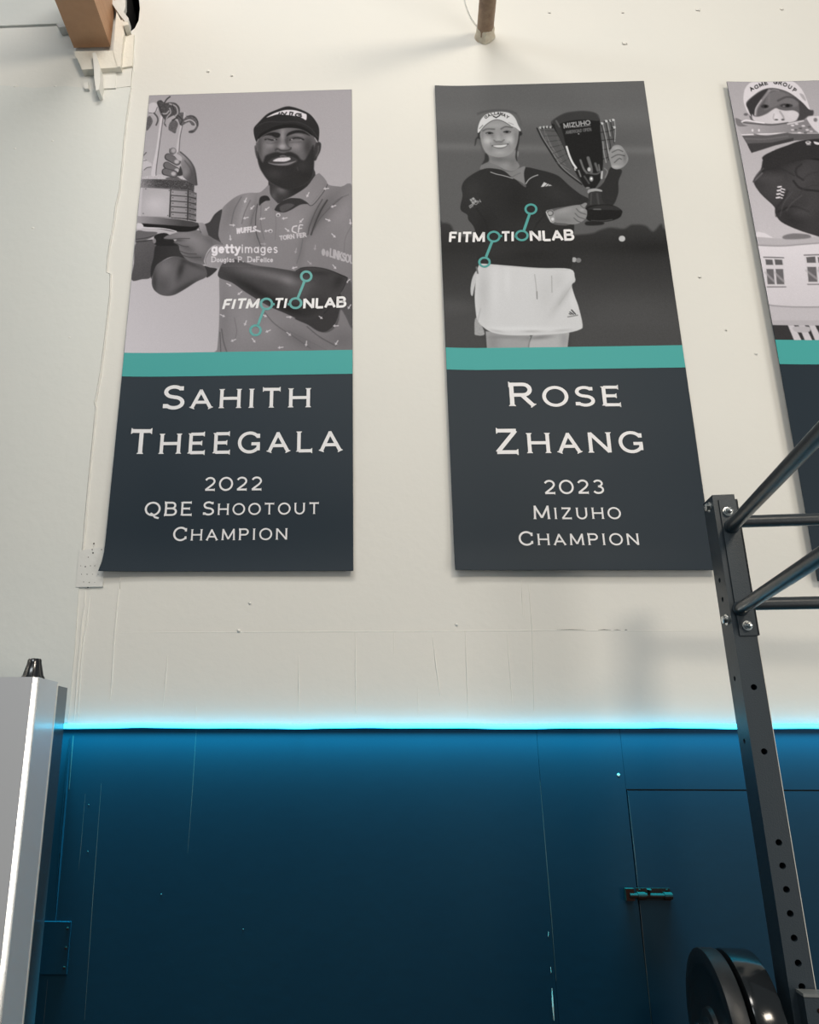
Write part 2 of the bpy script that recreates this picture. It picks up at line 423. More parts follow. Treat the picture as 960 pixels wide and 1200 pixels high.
lo_ = bpy.data.objects.new('led_strip_light', ll); COL.objects.link(lo_); lo_.location = ((xa+xb)/2, -.0095, -.0090); lo_.rotation_euler = (math.radians(20), 0, 0); lo_.parent = led
tag(led, 'glowing cyan light strip running along the top of the navy wall', 'light strip')

# ================================================================== cabinet at the left
CX = -.825
cab = empty('metal_cabinet', (CX-.3, -.19, 0))
def plan(bm, pts, z0, z1):
    A_ = [bm.verts.new((x, y, z0)) for x, y in pts]; B_ = [bm.verts.new((x, y, z1)) for x, y in pts]; k_ = len(pts)
    bm.faces.new(A_); bm.faces.new(B_[::-1])
    for i in range(k_): bm.faces.new((A_[i], B_[i], B_[(i+1) % k_], A_[(i+1) % k_]))
bm = NB(); plan(bm, [(-.33, -.11), (.2875, -.11), (.3, -.100), (.3, .033), (-.33, .033)], .02, 1.751); link('body', bm, m_silver, cab, smooth=True, bevel=.0012)
bm = NB(); plan(bm, [(.2868, -.1105), (.2884, -.1115), (.2968, -.1046), (.3008, -.1003), (.2998, -.0985)], .021, 1.7495); link('edge_trim', bm, m_trim, cab, smooth=True)
bm = NB(); bx(bm, -.325, .2985, .033, .113, .0, 1.742); link('back_panel', bm, m_gasket, cab, smooth=True, bevel=.002)
bm = NB(); bx(bm, -.328, .3012, .0285, .0345, .03, 1.746); link('rear_seam', bm, m_edge, cab)
bm = NB(); lathe(bm, (.272, -.072, 1.7495), (0, 0, 1), [(0, .030), (.004, .030), (.009, .0265), (.040, .0185), (.049, .0175), (.052, .015), (.0525, 0)], 48,
                 lambda k, n: 1.0 if (k % 6) < 3 else .86); link('knob', bm, m_black, cab, smooth=True)
tag(cab, 'silver metal cabinet with rounded edge and a black ribbed knob on top', 'cabinet')

# painted plate on the wall
c1, c2 = aty(82, 1081, -PT-.014), aty(77, 1143, -PT-.014)
jb = empty('junction_box', (c1[0]-.05, -PT, c2[2]))
hgt = c1[2]-c2[2]
bm = NB(); bx(bm, -.05, .05, -.005, 0, 0, hgt); link('cover', bm, m_navy, jb, bevel=.0015)
for z in (.016, hgt*.5, hgt-.016):
    bm = NB(); lathe(bm, (.042, -.005, z), (0, -1, 0), [(0, .0036), (.0015, .0032), (.002, 0)], 12); link('screw', bm, m_navy2, jb)
tag(jb, 'flat navy painted box cover with screws beside the silver cabinet', 'box')

# ================================================================== power rack
RK = math.radians(-6)
rk = empty('power_rack', (.8975, -.45, 0), RK)
def wl(p):          # world point -> rack local
    d = Vector(p)-Vector((.8975, -.45, 0)); c, s = math.cos(-RK), math.sin(-RK)
    return Vector((d.x*c-d.y*s, d.x*s+d.y*c, d.z))
HW, HD, HT = .0255, .072, 2.172
def post(x, y, holes=True):
    bm = NB(); bx(bm, x-HW, x+HW, y, y+HD, 0, HT)
    o = link('post', bm, m_rack, rk, bevel=.0025)
    return o
p0 = post(0, 0)
cb = NB()
for z in (1.989, 1.709, 1.569, 1.382, 1.336, 1.290, 1.244, 1.198, 1.152, 1.109, 1.06, 1.01):
    tube(cb, [(0, -.01, z), (0, .03, z)], .0068, 16)
for px, py in ((848, 679.5), (850.3, 702), (864.5, 795), (876, 868.5)):
    z = float(aty(px, py, -.415)[2]); tube(cb, [(-HW-.01, .038, z), (-HW+.012, .038, z)], .0062, 14)
p0.matrix_world = Matrix.Translation((.8975, -.45, 0)) @ Matrix.Rotation(RK, 4, 'Z')
def cut_local(obj, cbm):
    bmesh.ops.recalc_face_normals(cbm, faces=cbm.faces)
    me = bpy.data.meshes.new('cutter'); cbm.to_mesh(me); cbm.free()
    t = bpy.data.objects.new('tmp', obj.data.copy()); c = bpy.data.objects.new('cutter', me)
    COL.objects.link(t); COL.objects.link(c)
    md = t.modifiers.new('cut', 'BOOLEAN'); md.object = c; md.operation = 'DIFFERENCE'; md.solver = 'EXACT'
    new = bpy.data.meshes.new_from_object(t.evaluated_get(bpy.context.evaluated_depsgraph_get()))
    obj.data = new
    bpy.data.objects.remove(t); bpy.data.objects.remove(c)
p0.matrix_basis = Matrix.Identity(4)
cut_local(p0, cb)
bm = NB(); bx(bm, HW-.0006, HW+.0007, -.0006, .0007, 1.10, 1.825); link('edge_highlight', bm, m_edge, rk)  # pale strip put in as the bright reflection along the post edge
# corner bracket: front plate and side plate
zt, zb = 2.158, 1.826
bm = NB(); bx(bm, -.0135, HW+.004, -.004, 0, zb, zt); bx(bm, HW, HW+.004, -.004, .06, zb, zt); link('bracket', bm, m_rack, rk, bevel=.001, seg=1)
def acorn(p, ax, name='acorn_nut'):
    bm = NB(); lathe(bm, p, ax, [(0, .0115), (.002, .0112), (.0022, .0088)], 20); lathe(bm, Vector(p)+Vector(ax)*.0022, ax, [(0, .0095), (.008, .0095)], 6)
    lathe(bm, Vector(p)+Vector(ax)*.010, ax, [(0, .0078), (.004, .0070), (.007, .0045), (.0085, 0)], 16)
    link(name, bm, m_zinc, rk)
def hexbolt(p, ax):
    bm = NB(); lathe(bm, p, ax, [(0, .0135), (.002, .0132), (.0024, .011)], 20); lathe(bm, Vector(p)+Vector(ax)*.0024, ax, [(0, .0098), (.007, .0098), (.008, .008)], 6)
    link('hex_bolt', bm, m_zinc, rk)
n1, n2 = wl(aty(853.5, 599, -.458)), wl(aty(876.5, 733, -.458))
acorn((n1.x, -.004, n1.z), (0, -1, 0)); acorn((n2.x, -.004, n2.z), (0, -1, 0))
hexbolt((-HW, .030, float(aty(831, 594, -.42)[2])), (-1, 0, 0)); hexbolt((-HW, .030, float(aty(851.5, 726, -.42)[2])), (-1, 0, 0))
hexbolt((HW+.004, .040, float(aty(868, 592, -.41)[2])), (1, 0, 0)); hexbolt((HW+.004, .040, float(aty(891, 724.5, -.41)[2])), (1, 0, 0))
tdir = Vector((-.178, -.984, 0)).normalized()
tdl = Vector((tdir.x*math.cos(-RK)-tdir.y*math.sin(-RK), tdir.x*math.sin(-RK)+tdir.y*math.cos(-RK), 0))
TL = 1.15
ends = []
for px, py in ((857.5, 617), (868.5, 713)):
    a = wl(aty(px, py, -.455)); a.y = -.004
    bm = NB(); tube(bm, [a, a+tdl*TL], .0150, 24); link('pull_up_bar', bm, m_tube, rk, smooth=True)
    bm = NB(); lathe(bm, a, tdl, [(0, .0178), (.004, .0172), (.007, .0152)], 24); link('weld_collar', bm, m_rack, rk, smooth=True)
    ends.append(a+tdl*TL)
for px, py in ((930, 610.5), (930, 707)):
    a = wl(aty(px, py, -.412)); q = Vector((HW+.003, .036, a.z-.002))
    bd = Vector((math.cos(math.radians(2)), math.sin(math.radians(2)), 0))
    bm = NB(); tube(bm, [q, q+bd*1.18], .0152, 24); link('cross_bar', bm, m_tube, rk, smooth=True)
p1 = p0.copy(); COL.objects.link(p1); p1.parent = rk; p1.location = (1.18+HW*2, .036, 0)
e = ends[0]
p2 = p0.copy(); COL.objects.link(p2); p2.parent = rk; p2.location = (e.x, e.y-HD, 0)
# J hook low on the post
jz = float(aty(943, 1162, -.47)[2])
bm = NB(); bx(bm, -.012, HW+.006, -.034, 0, jz-.2, jz-.006); link('hook_body', bm, m_rack, rk, bevel=.002)
bm = NB(); bx(bm, -.013, HW+.007, -.036, 0, jz-.006, jz); link('hook_liner', bm, mat('grey_nylon', (.16, .17, .17), .4), rk, bevel=.0015)
bm = NB(); lathe(bm, (.014, -.034, jz-.030), (0, -1, 0), [(0, .005), (.002, .0045), (.0025, .003), (.001, 0)], 14); link('screw', bm, m_navy2, rk)
# plate peg
A5 = math.radians(-5)
pa = Vector((math.cos(A5), math.sin(A5), 0)); pbv = Vector((-math.sin(A5), math.cos(A5), 0))
PZ, PY = .978, -.239
def plpos(X): return pa*X+pbv*PY+Vector((0, 0, PZ))
bm = NB(); tube(bm, [wl(plpos(.755)), wl(plpos(.905))], .0235, 24); link('plate_peg', bm, m_zinc, rk, smooth=True)
q = wl(plpos(.905)); bm = NB(); bx(bm, q.x-.006, q.x+.004, .02, q.y+.04, PZ-.05, PZ+.05); link('peg_mount', bm, m_rack, rk, bevel=.001)
tag(rk, 'dark grey steel power rack with round pull-up bars at right', 'rack')

def plate(X0, X1, R, label, hub, m_):
    t = empty('weight_plate', plpos((X0+X1)/2), A5)
    w = (X1-X0)/2
    prof = [(-w-hub, .0245), (-w-hub, .050), (-w-hub+.002, .053), (-w+.006, .056), (-w+.008, R*.42), (-w+.006, R*.74), (-w+.001, R*.80), (-w, R*.82), (-w, R-.006), (-w+.0016, R-.0016), (-w+.006, R),
            (w-.006, R), (w-.0016, R-.0016), (w, R-.006), (w, R*.82), (w-.006, R*.74), (w-.008, R*.42), (w-.006, .056), (w+hub, .052), (w+hub, .0245)]
    bm = NB(); a = Vector((1, 0, 0)); rings = []
    for h, r in prof: rings.append([bm.verts.new((h, r*math.cos(2*PI*k/96), r*math.sin(2*PI*k/96))) for k in range(96)])
    for A_, B_ in zip(rings, rings[1:]+rings[:1]):
        for k in range(96): bm.faces.new((A_[k], A_[(k+1) % 96], B_[(k+1) % 96], B_[k]))
    link('disc', bm, m_, t, smooth=True)
    for s in (-1, 1):
        bm = NB(); rr = []
        for h, r in ((s*(w+hub+.0005), .0243), (s*(w+hub+.0005), .036), (s*(w+hub-.001), .036), (s*(w+hub-.001), .0243)):
            rr.append([bm.verts.new((h, r*math.cos(2*PI*k/32), r*math.sin(2*PI*k/32))) for k in range(32)])
        for A_, B_ in zip(rr, rr[1:]+rr[:1]):
            for k in range(32): bm.faces.new((A_[k], A_[(k+1) % 32], B_[(k+1) % 32], B_[k]))
        link('steel_bushing', bm, m_bush, t)
    tag(t, label, 'weight plate', 'weight plates on the rack peg')
plate(.780, .817, .170, 'thinner black weight plate farther from the rack post', .004, m_bumper)
plate(.826, .888, .170, 'thick glossy black weight plate next to the rack post', .004, m_plate_gloss)

# ================================================================== stroke lettering
def arc(cx, cy, rx, ry, a0, a1, n=10):
    return [(cx+rx*math.cos(math.radians(a0+(a1-a0)*i/n)), cy+ry*math.sin(math.radians(a0+(a1-a0)*i/n))) for i in range(n+1)]
# char: (width, [(points, ends that carry a serif)]); height 1, y up
GL = {
 'A': (.98, [([(.06, 0), (.47, .97)], 's'), ([(.43, .97), (.92, 0)], 'e'), ([(.20, .32), (.77, .32)], '')]),
 'B': (.84, [([(.10, 0), (.10, 1)], ''), ([(.0, .96), (.50, .96)]+arc(.50, .745, .22, .215, 90, -90)+[(.10, .53)], 's'), ([(.50, .53)]+arc(.52, .285, .27, .245, 90, -90)+[(.0, .04)], 'e')]),
 'C': (.98, [(arc(.52, .5, .46, .47, 38, 322, 22), ''), ([(.88, .68), (.88, .93)], ''), ([(.88, .32), (.88, .10)], '')]),
 'D': (.98, [([(.10, 0), (.10, 1)], ''), ([(.02, .96), (.45, .96)]+arc(.45, .5, .45, .46, 90, -90, 14)+[(.02, .04)], '')]),
 'E': (.84, [([(.12, 0), (.12, 1)], 'se'), ([(.12, .96), (.74, .96)], 'e'), ([(.12, .51), (.64, .51)], 'e'), ([(.12, .04), (.78, .04)], 'e')]),
 'F': (.74, [([(.10, 0), (.10, 1)], 'se'), ([(.10, .95), (.70, .95)], 'e'), ([(.10, .50), (.60, .50)], 'e')]),
 'G': (1.04, [(arc(.52, .5, .46, .47, 38, 330, 22), ''), ([(.90, .72), (.90, .93)], ''), ([(.60, .43), (.98, .43)], ''), ([(.91, .43), (.91, .10)], '')]),
 'H': (1.02, [([(.12, 0), (.12, 1)], 'se'), ([(.90, 0), (.90, 1)], 'se'), ([(.12, .51), (.90, .51)], '')]),
 'I': (.30, [([(.15, 0), (.15, 1)], 'se')]),
 'J': (.55, [([(.42, 1), (.42, .28)]+arc(.22, .28, .20, .25, 0, -150), 's')]),
 'K': (.90, [([(.10, 0), (.10, 1)], 'se'), ([(.82, 1), (.12, .40)], 's'), ([(.34, .58), (.86, 0)], 'e')]),
 'L': (.76, [([(.12, 0), (.12, 1)], 'se'), ([(.12, .04), (.72, .04)], 'e')]),
 'M': (1.16, [([(.10, 0), (.14, 1)], 's'), ([(.12, .98), (.58, .10)], ''), ([(.58, .10), (1.04, .98)], ''), ([(1.02, 1), (1.06, 0)], 'e')]),
 'N': (1.02, [([(.11, 0), (.11, 1)], 's'), ([(.11, .97), (.89, .03)], ''), ([(.89, 0), (.89, 1)], 'e')]),
 'O': (1.06, [(arc(.53, .5, .47, .47, 90, 450, 30), '')]),
 'P': (.82, [([(.10, 0), (.10, 1)], 's'), ([(.0, .96), (.50, .96)]+arc(.50, .715, .25, .245, 90, -90)+[(.10, .47)], 's')]),
 'Q': (1.08, [(arc(.53, .5, .47, .47, 90, 450, 30), ''), ([(.40, .18), (.56, .08), (.72, -.12), (.98, -.20)], '')]),
 'R': (.94, [([(.10, 0), (.10, 1)], 's'), ([(.0, .96), (.50, .96)]+arc(.50, .725, .25, .235, 90, -90)+[(.10, .49)], 's'), ([(.45, .49), (.86, 0)], 'e')]),
 'S': (.80, [(arc(.40, .735, .31, .225, 30, 270, 14)+arc(.41, .265, .33, .235, 90, -150, 14), ''), ([(.68, .80), (.68, .98)], ''), ([(.08, .20), (.08, .02)], '')]),
 'T': (.90, [([(.45, 0), (.45, .96)], 's'), ([(.05, .96), (.85, .96)], 'se')]),
 'U': (.98, [([(.12, 1), (.12, .40)]+arc(.49, .40, .37, .37, 180, 360, 14)+[(.86, 1)], 'se')]),
 'V': (.96, [([(.06, 1), (.47, .02)], 's'), ([(.47, .02), (.90, 1)], 'e')]),
 'W': (1.3, [([(.06, 1), (.34, .02)], 's'), ([(.34, .02), (.64, .92)], ''), ([(.64, .92), (.94, .02)], ''), ([(.94, .02), (1.22, 1)], 'e')]),
 'Y': (.92, [([(.05, 1), (.46, .48)], 's'), ([(.87, 1), (.46, .48)], 's'), ([(.46, .5), (.46, 0)], 'e')]),
 'Z': (.90, [([(.08, .95), (.80, .95)], 's'), ([(.78, .95), (.10, .05)], ''), ([(.08, .05), (.84, .05)], 'e')]),
 '0': (1.04, [(arc(.52, .5, .46, .47, 90, 450, 30), '')]),
 '2': (.86, [(arc(.42, .70, .33, .27, 160, -20, 12)+[(.62, .46), (.10, .05)], ''), ([(.08, .05), (.80, .05)], 'e')]),
 '3': (.84, [(arc(.40, .74, .29, .22, 155, -90, 12), ''), (arc(.40, .27, .34, .25, 90, -155, 12), '')]),
 ' ': (.50, []),
 '.': (.28, [([(.12, .02), (.16, .02)], '')]),
 # lower case of the small credit line
 'a': (.58, [(arc(.27, .27, .21, .25, 0, 360, 14), ''), ([(.50, .54), (.50, 0)], '')]),
 'c': (.50, [(arc(.28, .27, .22, .25, 50, 310, 12), '')]),
 'e': (.56, [([(.07, .29), (.49, .29)]+arc(.28, .27, .21, .25, 5, 315, 14), '')]),
 'g': (.58, [(arc(.27, .27, .21, .25, 0, 360, 14), ''), ([(.50, .54), (.50, -.06)]+arc(.28, -.06, .22, .18, 0, -140, 8), '')]),
 'i': (.24, [([(.12, .54), (.12, 0)], ''), ([(.12, .70), (.12, .76)], '')]),
 'l': (.24, [([(.12, .78), (.12, 0)], '')]),
 'm': (.84, [([(.08, 0), (.08, .54)], ''), ([(.08, .36)]+arc(.25, .34, .17, .18, 170, 0, 8)+[(.42, 0)], ''), ([(.42, .36)]+arc(.59, .34, .17, .18, 170, 0, 8)+[(.76, 0)], '')]),
 'o': (.58, [(arc(.29, .27, .22, .25, 90, 450, 16), '')]),
 's': (.46, [(arc(.23, .395, .15, .13, 40, 270, 8)+arc(.23, .135, .16, .13, 90, -140, 8), '')]),
 't': (.36, [([(.16, .74), (.16, .12), (.20, .03), (.32, .02)], ''), ([(.02, .52), (.32, .52)], '')]),
 'u': (.56, [([(.08, .54), (.08, .22)]+arc(.27, .22, .19, .20, 180, 360, 8)+[(.46, .54)], ''), ([(.46, .3), (.46, 0)], '')]),
 'y': (.54, [([(.06, .54), (.27, .04)], ''), ([(.48, .54), (.27, .04), (.16, -.20), (.04, -.22)], '')]),
}
def layout(text, small=.84, track=.12):
    """strokes of a line in units of the capital height; capitals after a '^' are large, others are small capitals"""
    x = 0.0; out = []; big = False
    for ch in text:
        if ch == '^': big = True; continue
        s = 1.0 if (big or ch.isdigit()) else small
        big = False
        w, st = GL[ch]
        for pts, fl in st: out.append(([(x+px*s, py*s) for px, py in pts], fl, s))
        x += w*s+track
    return out, x-track

def letters(text, small=.84, track=.12):
    """as layout, one list of strokes per letter"""
    x = 0.0; out = []; big = False
    for ch in text:
        if ch == '^': big = True; continue
        s = 1.0 if (big or ch.isdigit()) else small
        big = False
        w, st = GL[ch]
        if st: out.append([([(x+px*s, py*s) for px, py in pts], fl, s) for pts, fl in st])
        x += w*s+track
    return out, x-track

def ribbons(strokes, wd, serif=True):
    """quads (as point lists) for strokes of width wd, with small wedge serifs"""
    Q = []
    for pts, fl, s in strokes:
        P = np.array(pts, float); w = wd*s
        if len(P) == 2:
            d = P[1]-P[0]; k = max(2, int(np.hypot(*d)/.25)+1)
            P = np.array([P[0]+d*t for t in np.linspace(0, 1, k)])
        d = np.gradient(P, axis=0); d /= np.hypot(d[:, 0], d[:, 1])[:, None]+1e-9
        closed = np.hypot(*(P[0]-P[-1])) < 1e-6
        if closed:
            t = P[1]-P[-2]; t /= np.hypot(*t); d[0] = d[-1] = t
        nrm = np.stack([-d[:, 1], d[:, 0]], 1)
        ww = np.full(len(P), w*.5)
        L, R = P+nrm*ww[:, None], P-nrm*ww[:, None]
        for i in range(len(P)-1): Q.append([L[i], R[i], R[i+1], L[i+1]])
        if serif:
            for e, on in ((0, 's' in fl), (-1, 'e' in fl)):
                if not on: continue
                dd = d[e]*(-1 if e == 0 else 1); nn = nrm[e]; p = P[e]
                a = w*.80; th = w*.22
                Q.append([p+nn*a, p-nn*a, p-nn*a-dd*th*.6, p+nn*a-dd*th*.6])
                Q.append([p+nn*a-dd*th*.6, p-nn*a-dd*th*.6, p-nn*w*.5-dd*th*2.0, p+nn*w*.5-dd*th*2.0])
    return Q

# ================================================================== print canvas
def catmull(P, k=4):
    P = np.array(P, float); n = len(P); out = []
    for i in range(n):
        p0, p1, p2, p3 = P[i-1], P[i], P[(i+1) % n], P[(i+2) % n]
        for j in range(k):
            t = j/k
            out.append(.5*((2*p1)+(-p0+p2)*t+(2*p0-5*p1+4*p2-p3)*t*t+(-p0+3*p1-3*p2+p3)*t**3))
    return np.array(out)
def open_cat(P, k=4):
    P = np.array(P, float)
    if len(P) < 3: return P
    Q = np.vstack([2*P[0]-P[1], P, 2*P[-1]-P[-2]]); out = []
    for i in range(1, len(Q)-2):
        p0, p1, p2, p3 = Q[i-1:i+3]
        for j in range(k):
            t = j/k
            out.append(.5*((2*p1)+(-p0+p2)*t+(2*p0-5*p1+4*p2-p3)*t*t+(-p0+3*p1-3*p2+p3)*t**3))
    out.append(P[-1]); return np.array(out)

class Canvas:
    """greys of a printed photograph on a grid of points; shapes are given in the coordinates of the reference picture"""
    def __init__(s, PX, PY):
        s.X, s.Y = PX, PY; s.v = np.zeros_like(PX); s.f = (0, 0, 1)
        s.rng = np.random.default_rng(3)
        s.alt = {}
    def fr(s, x0, y0, k): s.f = (x0, y0, k); return s
    def T(s, P): P = np.array(P, float); return P*s.f[2]+np.array(s.f[:2])
    def box(s, P, pad):
        x0, y0 = P.min(0)-pad; x1, y1 = P.max(0)+pad
        m = (s.X >= x0) & (s.X <= x1) & (s.Y >= y0) & (s.Y <= y1)
        r = np.where(m.any(1))[0]; c = np.where(m.any(0))[0]
        if len(r) == 0: return None
        return slice(r[0], r[-1]+1), slice(c[0], c[-1]+1)
    def poly_mask(s, pts, feather=.45, smooth=True, raw=False):
        P = s.T(pts) if not raw else np.array(pts, float)
        if smooth: P = catmull(P)
        b = s.box(P, feather*2+1)
        if b is None: return None, None
        x, y = s.X[b], s.Y[b]; dm = np.full(x.shape, 1e9); ins = np.zeros(x.shape, bool)
        for (ax, ay), (bx_, by_) in zip(P, np.roll(P, -1, 0)):
            ex, ey = bx_-ax, by_-ay; L = ex*ex+ey*ey+1e-12
            t = np.clip(((x-ax)*ex+(y-ay)*ey)/L, 0, 1)
            dm = np.minimum(dm, (x-ax-t*ex)**2+(y-ay-t*ey)**2)
            if ay != by_:
                c = ((ay > y) != (by_ > y)) & (x < ex*(y-ay)/ey+ax); ins ^= c
        sd = np.sqrt(dm)*np.where(ins, 1, -1)
        return b, np.clip(sd/(2*feather)+.5, 0, 1)
    def put(s, b, m, val):
        s.v[b] = s.v[b]*(1-m)+val*m
    def P(s, pts, val, fe=.45, a=1.0, smooth=True, to=None, noise=0.0):
        """fill; to=(x0,y0,x1,y1,val2) runs val to val2 from the first to the second point"""
        b, m = s.poly_mask(pts, fe, smooth)
        if b is None: return None
        V = val
        if to:
            q = s.T([(to[0], to[1]), (to[2], to[3])]); e = q[1]-q[0]
            t = np.clip(((s.X[b]-q[0][0])*e[0]+(s.Y[b]-q[0][1])*e[1])/(e@e), 0, 1); V = val+(to[4]-val)*t
        if noise: V = V+s.rng.normal(size=m.shape)*noise
        s.put(b, m*a, V); return (b, m)
    def S(s, pts, w, val, fe=.4, a=1.0, smooth=True):
        """stroke of width w (frame units)"""
        P = s.T(pts)
        if smooth: P = open_cat(P)
        hw = w*s.f[2]*.5
        b = s.box(P, hw+fe*2+1)
        if b is None: return
        x, y = s.X[b], s.Y[b]; dm = np.full(x.shape, 1e9)
        for (ax, ay), (bx_, by_) in zip(P[:-1], P[1:]):
            ex, ey = bx_-ax, by_-ay; L = ex*ex+ey*ey+1e-12
            t = np.clip(((x-ax)*ex+(y-ay)*ey)/L, 0, 1)
            dm = np.minimum(dm, (x-ax-t*ex)**2+(y-ay-t*ey)**2)
        m = np.clip((hw-np.sqrt(dm))/(2*fe)+.5, 0, 1)*min(1, a)
        if hw < fe: m = m*1.0
        s.put(b, m, val)
    def E(s, x, y, rx, ry, val, fe=.45, a=1.0, rot=0):
        s.P([(x+rx*math.cos(t)*math.cos(rot)-ry*math.sin(t)*math.sin(rot), y+rx*math.cos(t)*math.sin(rot)+ry*math.sin(t)*math.cos(rot)) for t in np.linspace(0, 2*PI, 14)[:-1]], val, fe, a)
    def B(s, x, y, rx, ry, dv, rot=0.0, clip=None):
        """soft blob that adds dv"""
        c = s.T([(x, y)])[0]; k = s.f[2]; rx, ry = rx*k, ry*k
        R = 2.6*max(rx, ry)
        b = clip[0] if clip else s.box(np.array([c-R, c+R]), 0)
        if b is None: return
        dx, dy = s.X[b]-c[0], s.Y[b]-c[1]
        u = (dx*math.cos(rot)+dy*math.sin(rot))/rx; w = (-dx*math.sin(rot)+dy*math.cos(rot))/ry
        g = np.exp(-.5*(u*u+w*w)*1.6)
        s.v[b] += dv*g*(clip[1] if clip else 1)
    def text(s, t, x0, y0, x1, y1, h, w, val, bold=0, up=None, a=1.0, small=1.0):
        """line of text from (x0,y0) to (x1,y1) along its base, height h, stroke width w"""
        st, W = layout(t, small, .14)
        d = np.array([x1-x0, y1-y0], float); L = np.hypot(*d); d /= L
        u = np.array(up, float) if up else np.array([d[1], -d[0]])
        for pts, fl, sc in st:
            s.S([tuple(np.array([x0, y0])+d*px/W*L+u*py*h) for px, py in pts], w, val, .35, a, False)

def bearded_golfer(c):
    X, Y = c.X, c.Y
    t = np.clip((Y-105)/305, 0, 1)
    c.v[:] = 157+34*t+14*np.clip((210-X)/120, -.4, 1)*t
    T = lambda: c.fr(240, 200, .1875)
    A = lambda: c.fr(145, 195, .13333)
    H = lambda: c.fr(290, 115, .10417)
    K = lambda: c.fr(150, 105, .10417)
    # shirt
    T(); sh = c.P([(60, 1200), (76, 1120), (84, 1040), (90, 930), (92, 800), (90, 680), (100, 560), (122, 480), (84, 415), (92, 325), (104, 246), (150, 195), (210, 155), (275, 138), (340, 136), (380, 108), (405, 90), (500, 120),
         (690, 28), (722, 22), (765, 84), (850, 100), (930, 108), (1000, 500), (1000, 1150)], 133, to=(200, 300, 900, 500, 120))
    for x, y, rx, ry, d, r in ((160, 250, 40, 120, -14, .3), (240, 260, 16, 110, 10, .25), (300, 280, 14, 120, -14, .2), (560, 330, 60, 90, 8, 0), (770, 230, 40, 130, -16, .6), (860, 260, 50, 120, 10, .6),
                               (690, 300, 30, 110, -22, .5), (880, 420, 40, 120, 8, .2), (250, 950, 60, 120, 8, 0), (120, 900, 30, 200, -8, 0), (600, 1060, 120, 40, -14, .5), (400, 1000, 60, 80, 8, .6),
                               (860, 1060, 80, 60, -12, 0), (330, 430, 30, 120, -10, -.1), (600, 520, 20, 100, -12, .1)): c.B(x, y, rx, ry, d, r, sh)
    for p, w, v, a in (([(228, 165), (185, 245), (165, 335)], 7, 98, .8), ([(285, 185), (250, 260), (232, 330)], 6, 100, .8), ([(335, 200), (300, 280), (288, 335)], 6, 100, .7),
                    ([(765, 185), (725, 250), (690, 330), (665, 400)], 10, 62, .9), ([(735, 180), (690, 260), (655, 350), (645, 400)], 7, 78, .9), ([(860, 165), (790, 225), (720, 300), (680, 370)], 7, 85, .8), ([(900, 150), (830, 180), (760, 250)], 5, 98, .8),
                    ([(330, 210), (318, 300), (322, 390), (350, 470)], 6, 72, .9), ([(352, 210), (350, 330), (372, 430)], 4, 100, .8), ([(612, 430), (600, 500), (575, 580)], 5, 92, .8), ([(370, 880), (440, 960), (560, 1040), (660, 1110)], 7, 96, .8),
                    ([(640, 975), (720, 1040), (820, 1095)], 8, 88, .8), ([(105, 990), (118, 1070), (140, 1140)], 8, 92, .8), ([(185, 920), (200, 1000), (190, 1050)], 5, 108, .7), ([(95, 1010), (100, 1130)], 6, 80, .8),
                    ([(440, 250), (446, 330), (440, 430)], 4, 112, .8), ([(925, 330), (880, 420), (870, 520)], 5, 100, .6), ([(520, 1000), (640, 1060), (760, 1120)], 5, 104, .7)): c.S(p, w, v, .5, a)
    # shade under the near arm, side of the body
    c.P([(640, 955), (720, 1004), (760, 1006), (812, 965), (838, 900), (850, 780), (868, 715), (915, 700), (925, 980), (880, 910), (850, 870), (830, 960), (770, 1010), (700, 1000)], 84, .7)
    c.P([(560, 920), (650, 965), (710, 1002), (760, 1006), (812, 962), (838, 895), (852, 770), (780, 840), (690, 910)], 58, .6)
    # raised far sleeve
    c.P([(-10, 345), (30, 320), (62, 272), (106, 244), (98, 300), (92, 340), (86, 410), (110, 470), (60, 470), (10, 420)], 66, .5, to=(0, 330, 100, 300, 58))
    A(); c.P([(735, 520), (770, 495), (800, 450), (862, 375), (850, 470), (832, 540), (830, 640), (880, 690), (800, 660), (745, 600)], 64, .5)
    # neck and collar
    T(); nk = c.P([(398, 60), (404, 130), (430, 180), (455, 205), (560, 172), (640, 105), (692, 25), (640, -30), (420, -30)], 58, .6)
    c.B(480, 118, 34, 26, 48, .3, nk); c.B(560, 110, 120, 50, -16, 0, nk); c.B(430, 160, 20, 30, 24, 0, nk)
    c.P([(455, 212), (520, 178), (600, 172), (660, 205), (600, 212), (540, 245), (490, 262), (436, 246)], 52, .5)
    c.P([(470, 225), (520, 205), (560, 215), (520, 245), (480, 258)], 84, .7, .8)
    c.P([(338, 215), (338, 158), (366, 122), (404, 92), (412, 150), (448, 192), (452, 210), (428, 246), (404, 210), (378, 172)], 126, .5)
    c.P([(340, 218), (342, 176), (360, 158), (392, 158), (408, 184), (380, 190), (356, 205)], 46, .5)
    c.S([(406, 100), (414, 152), (450, 196)], 5, 70, .4, .9)
    c.P([(690, 32), (722, 21), (768, 82), (742, 132), (712, 172), (670, 215), (632, 192), (596, 174), (530, 172), (490, 186), (560, 152), (640, 98)], 134, .45, to=(560, 150, 740, 60, 124))
    c.S([(768, 86), (742, 134), (672, 217), (630, 194), (596, 176)], 5, 66, .4, .8); c.S([(755, 82), (730, 128), (668, 204)], 3, 112, .4, .7)
    # buttons
    for x, y in ((459, 277), (411, 377)): c.E(x, y, 13, 11, 205); c.E(x, y+2, 8, 7, 110)
    # tees on the shirt
    rg = random.Random(5)
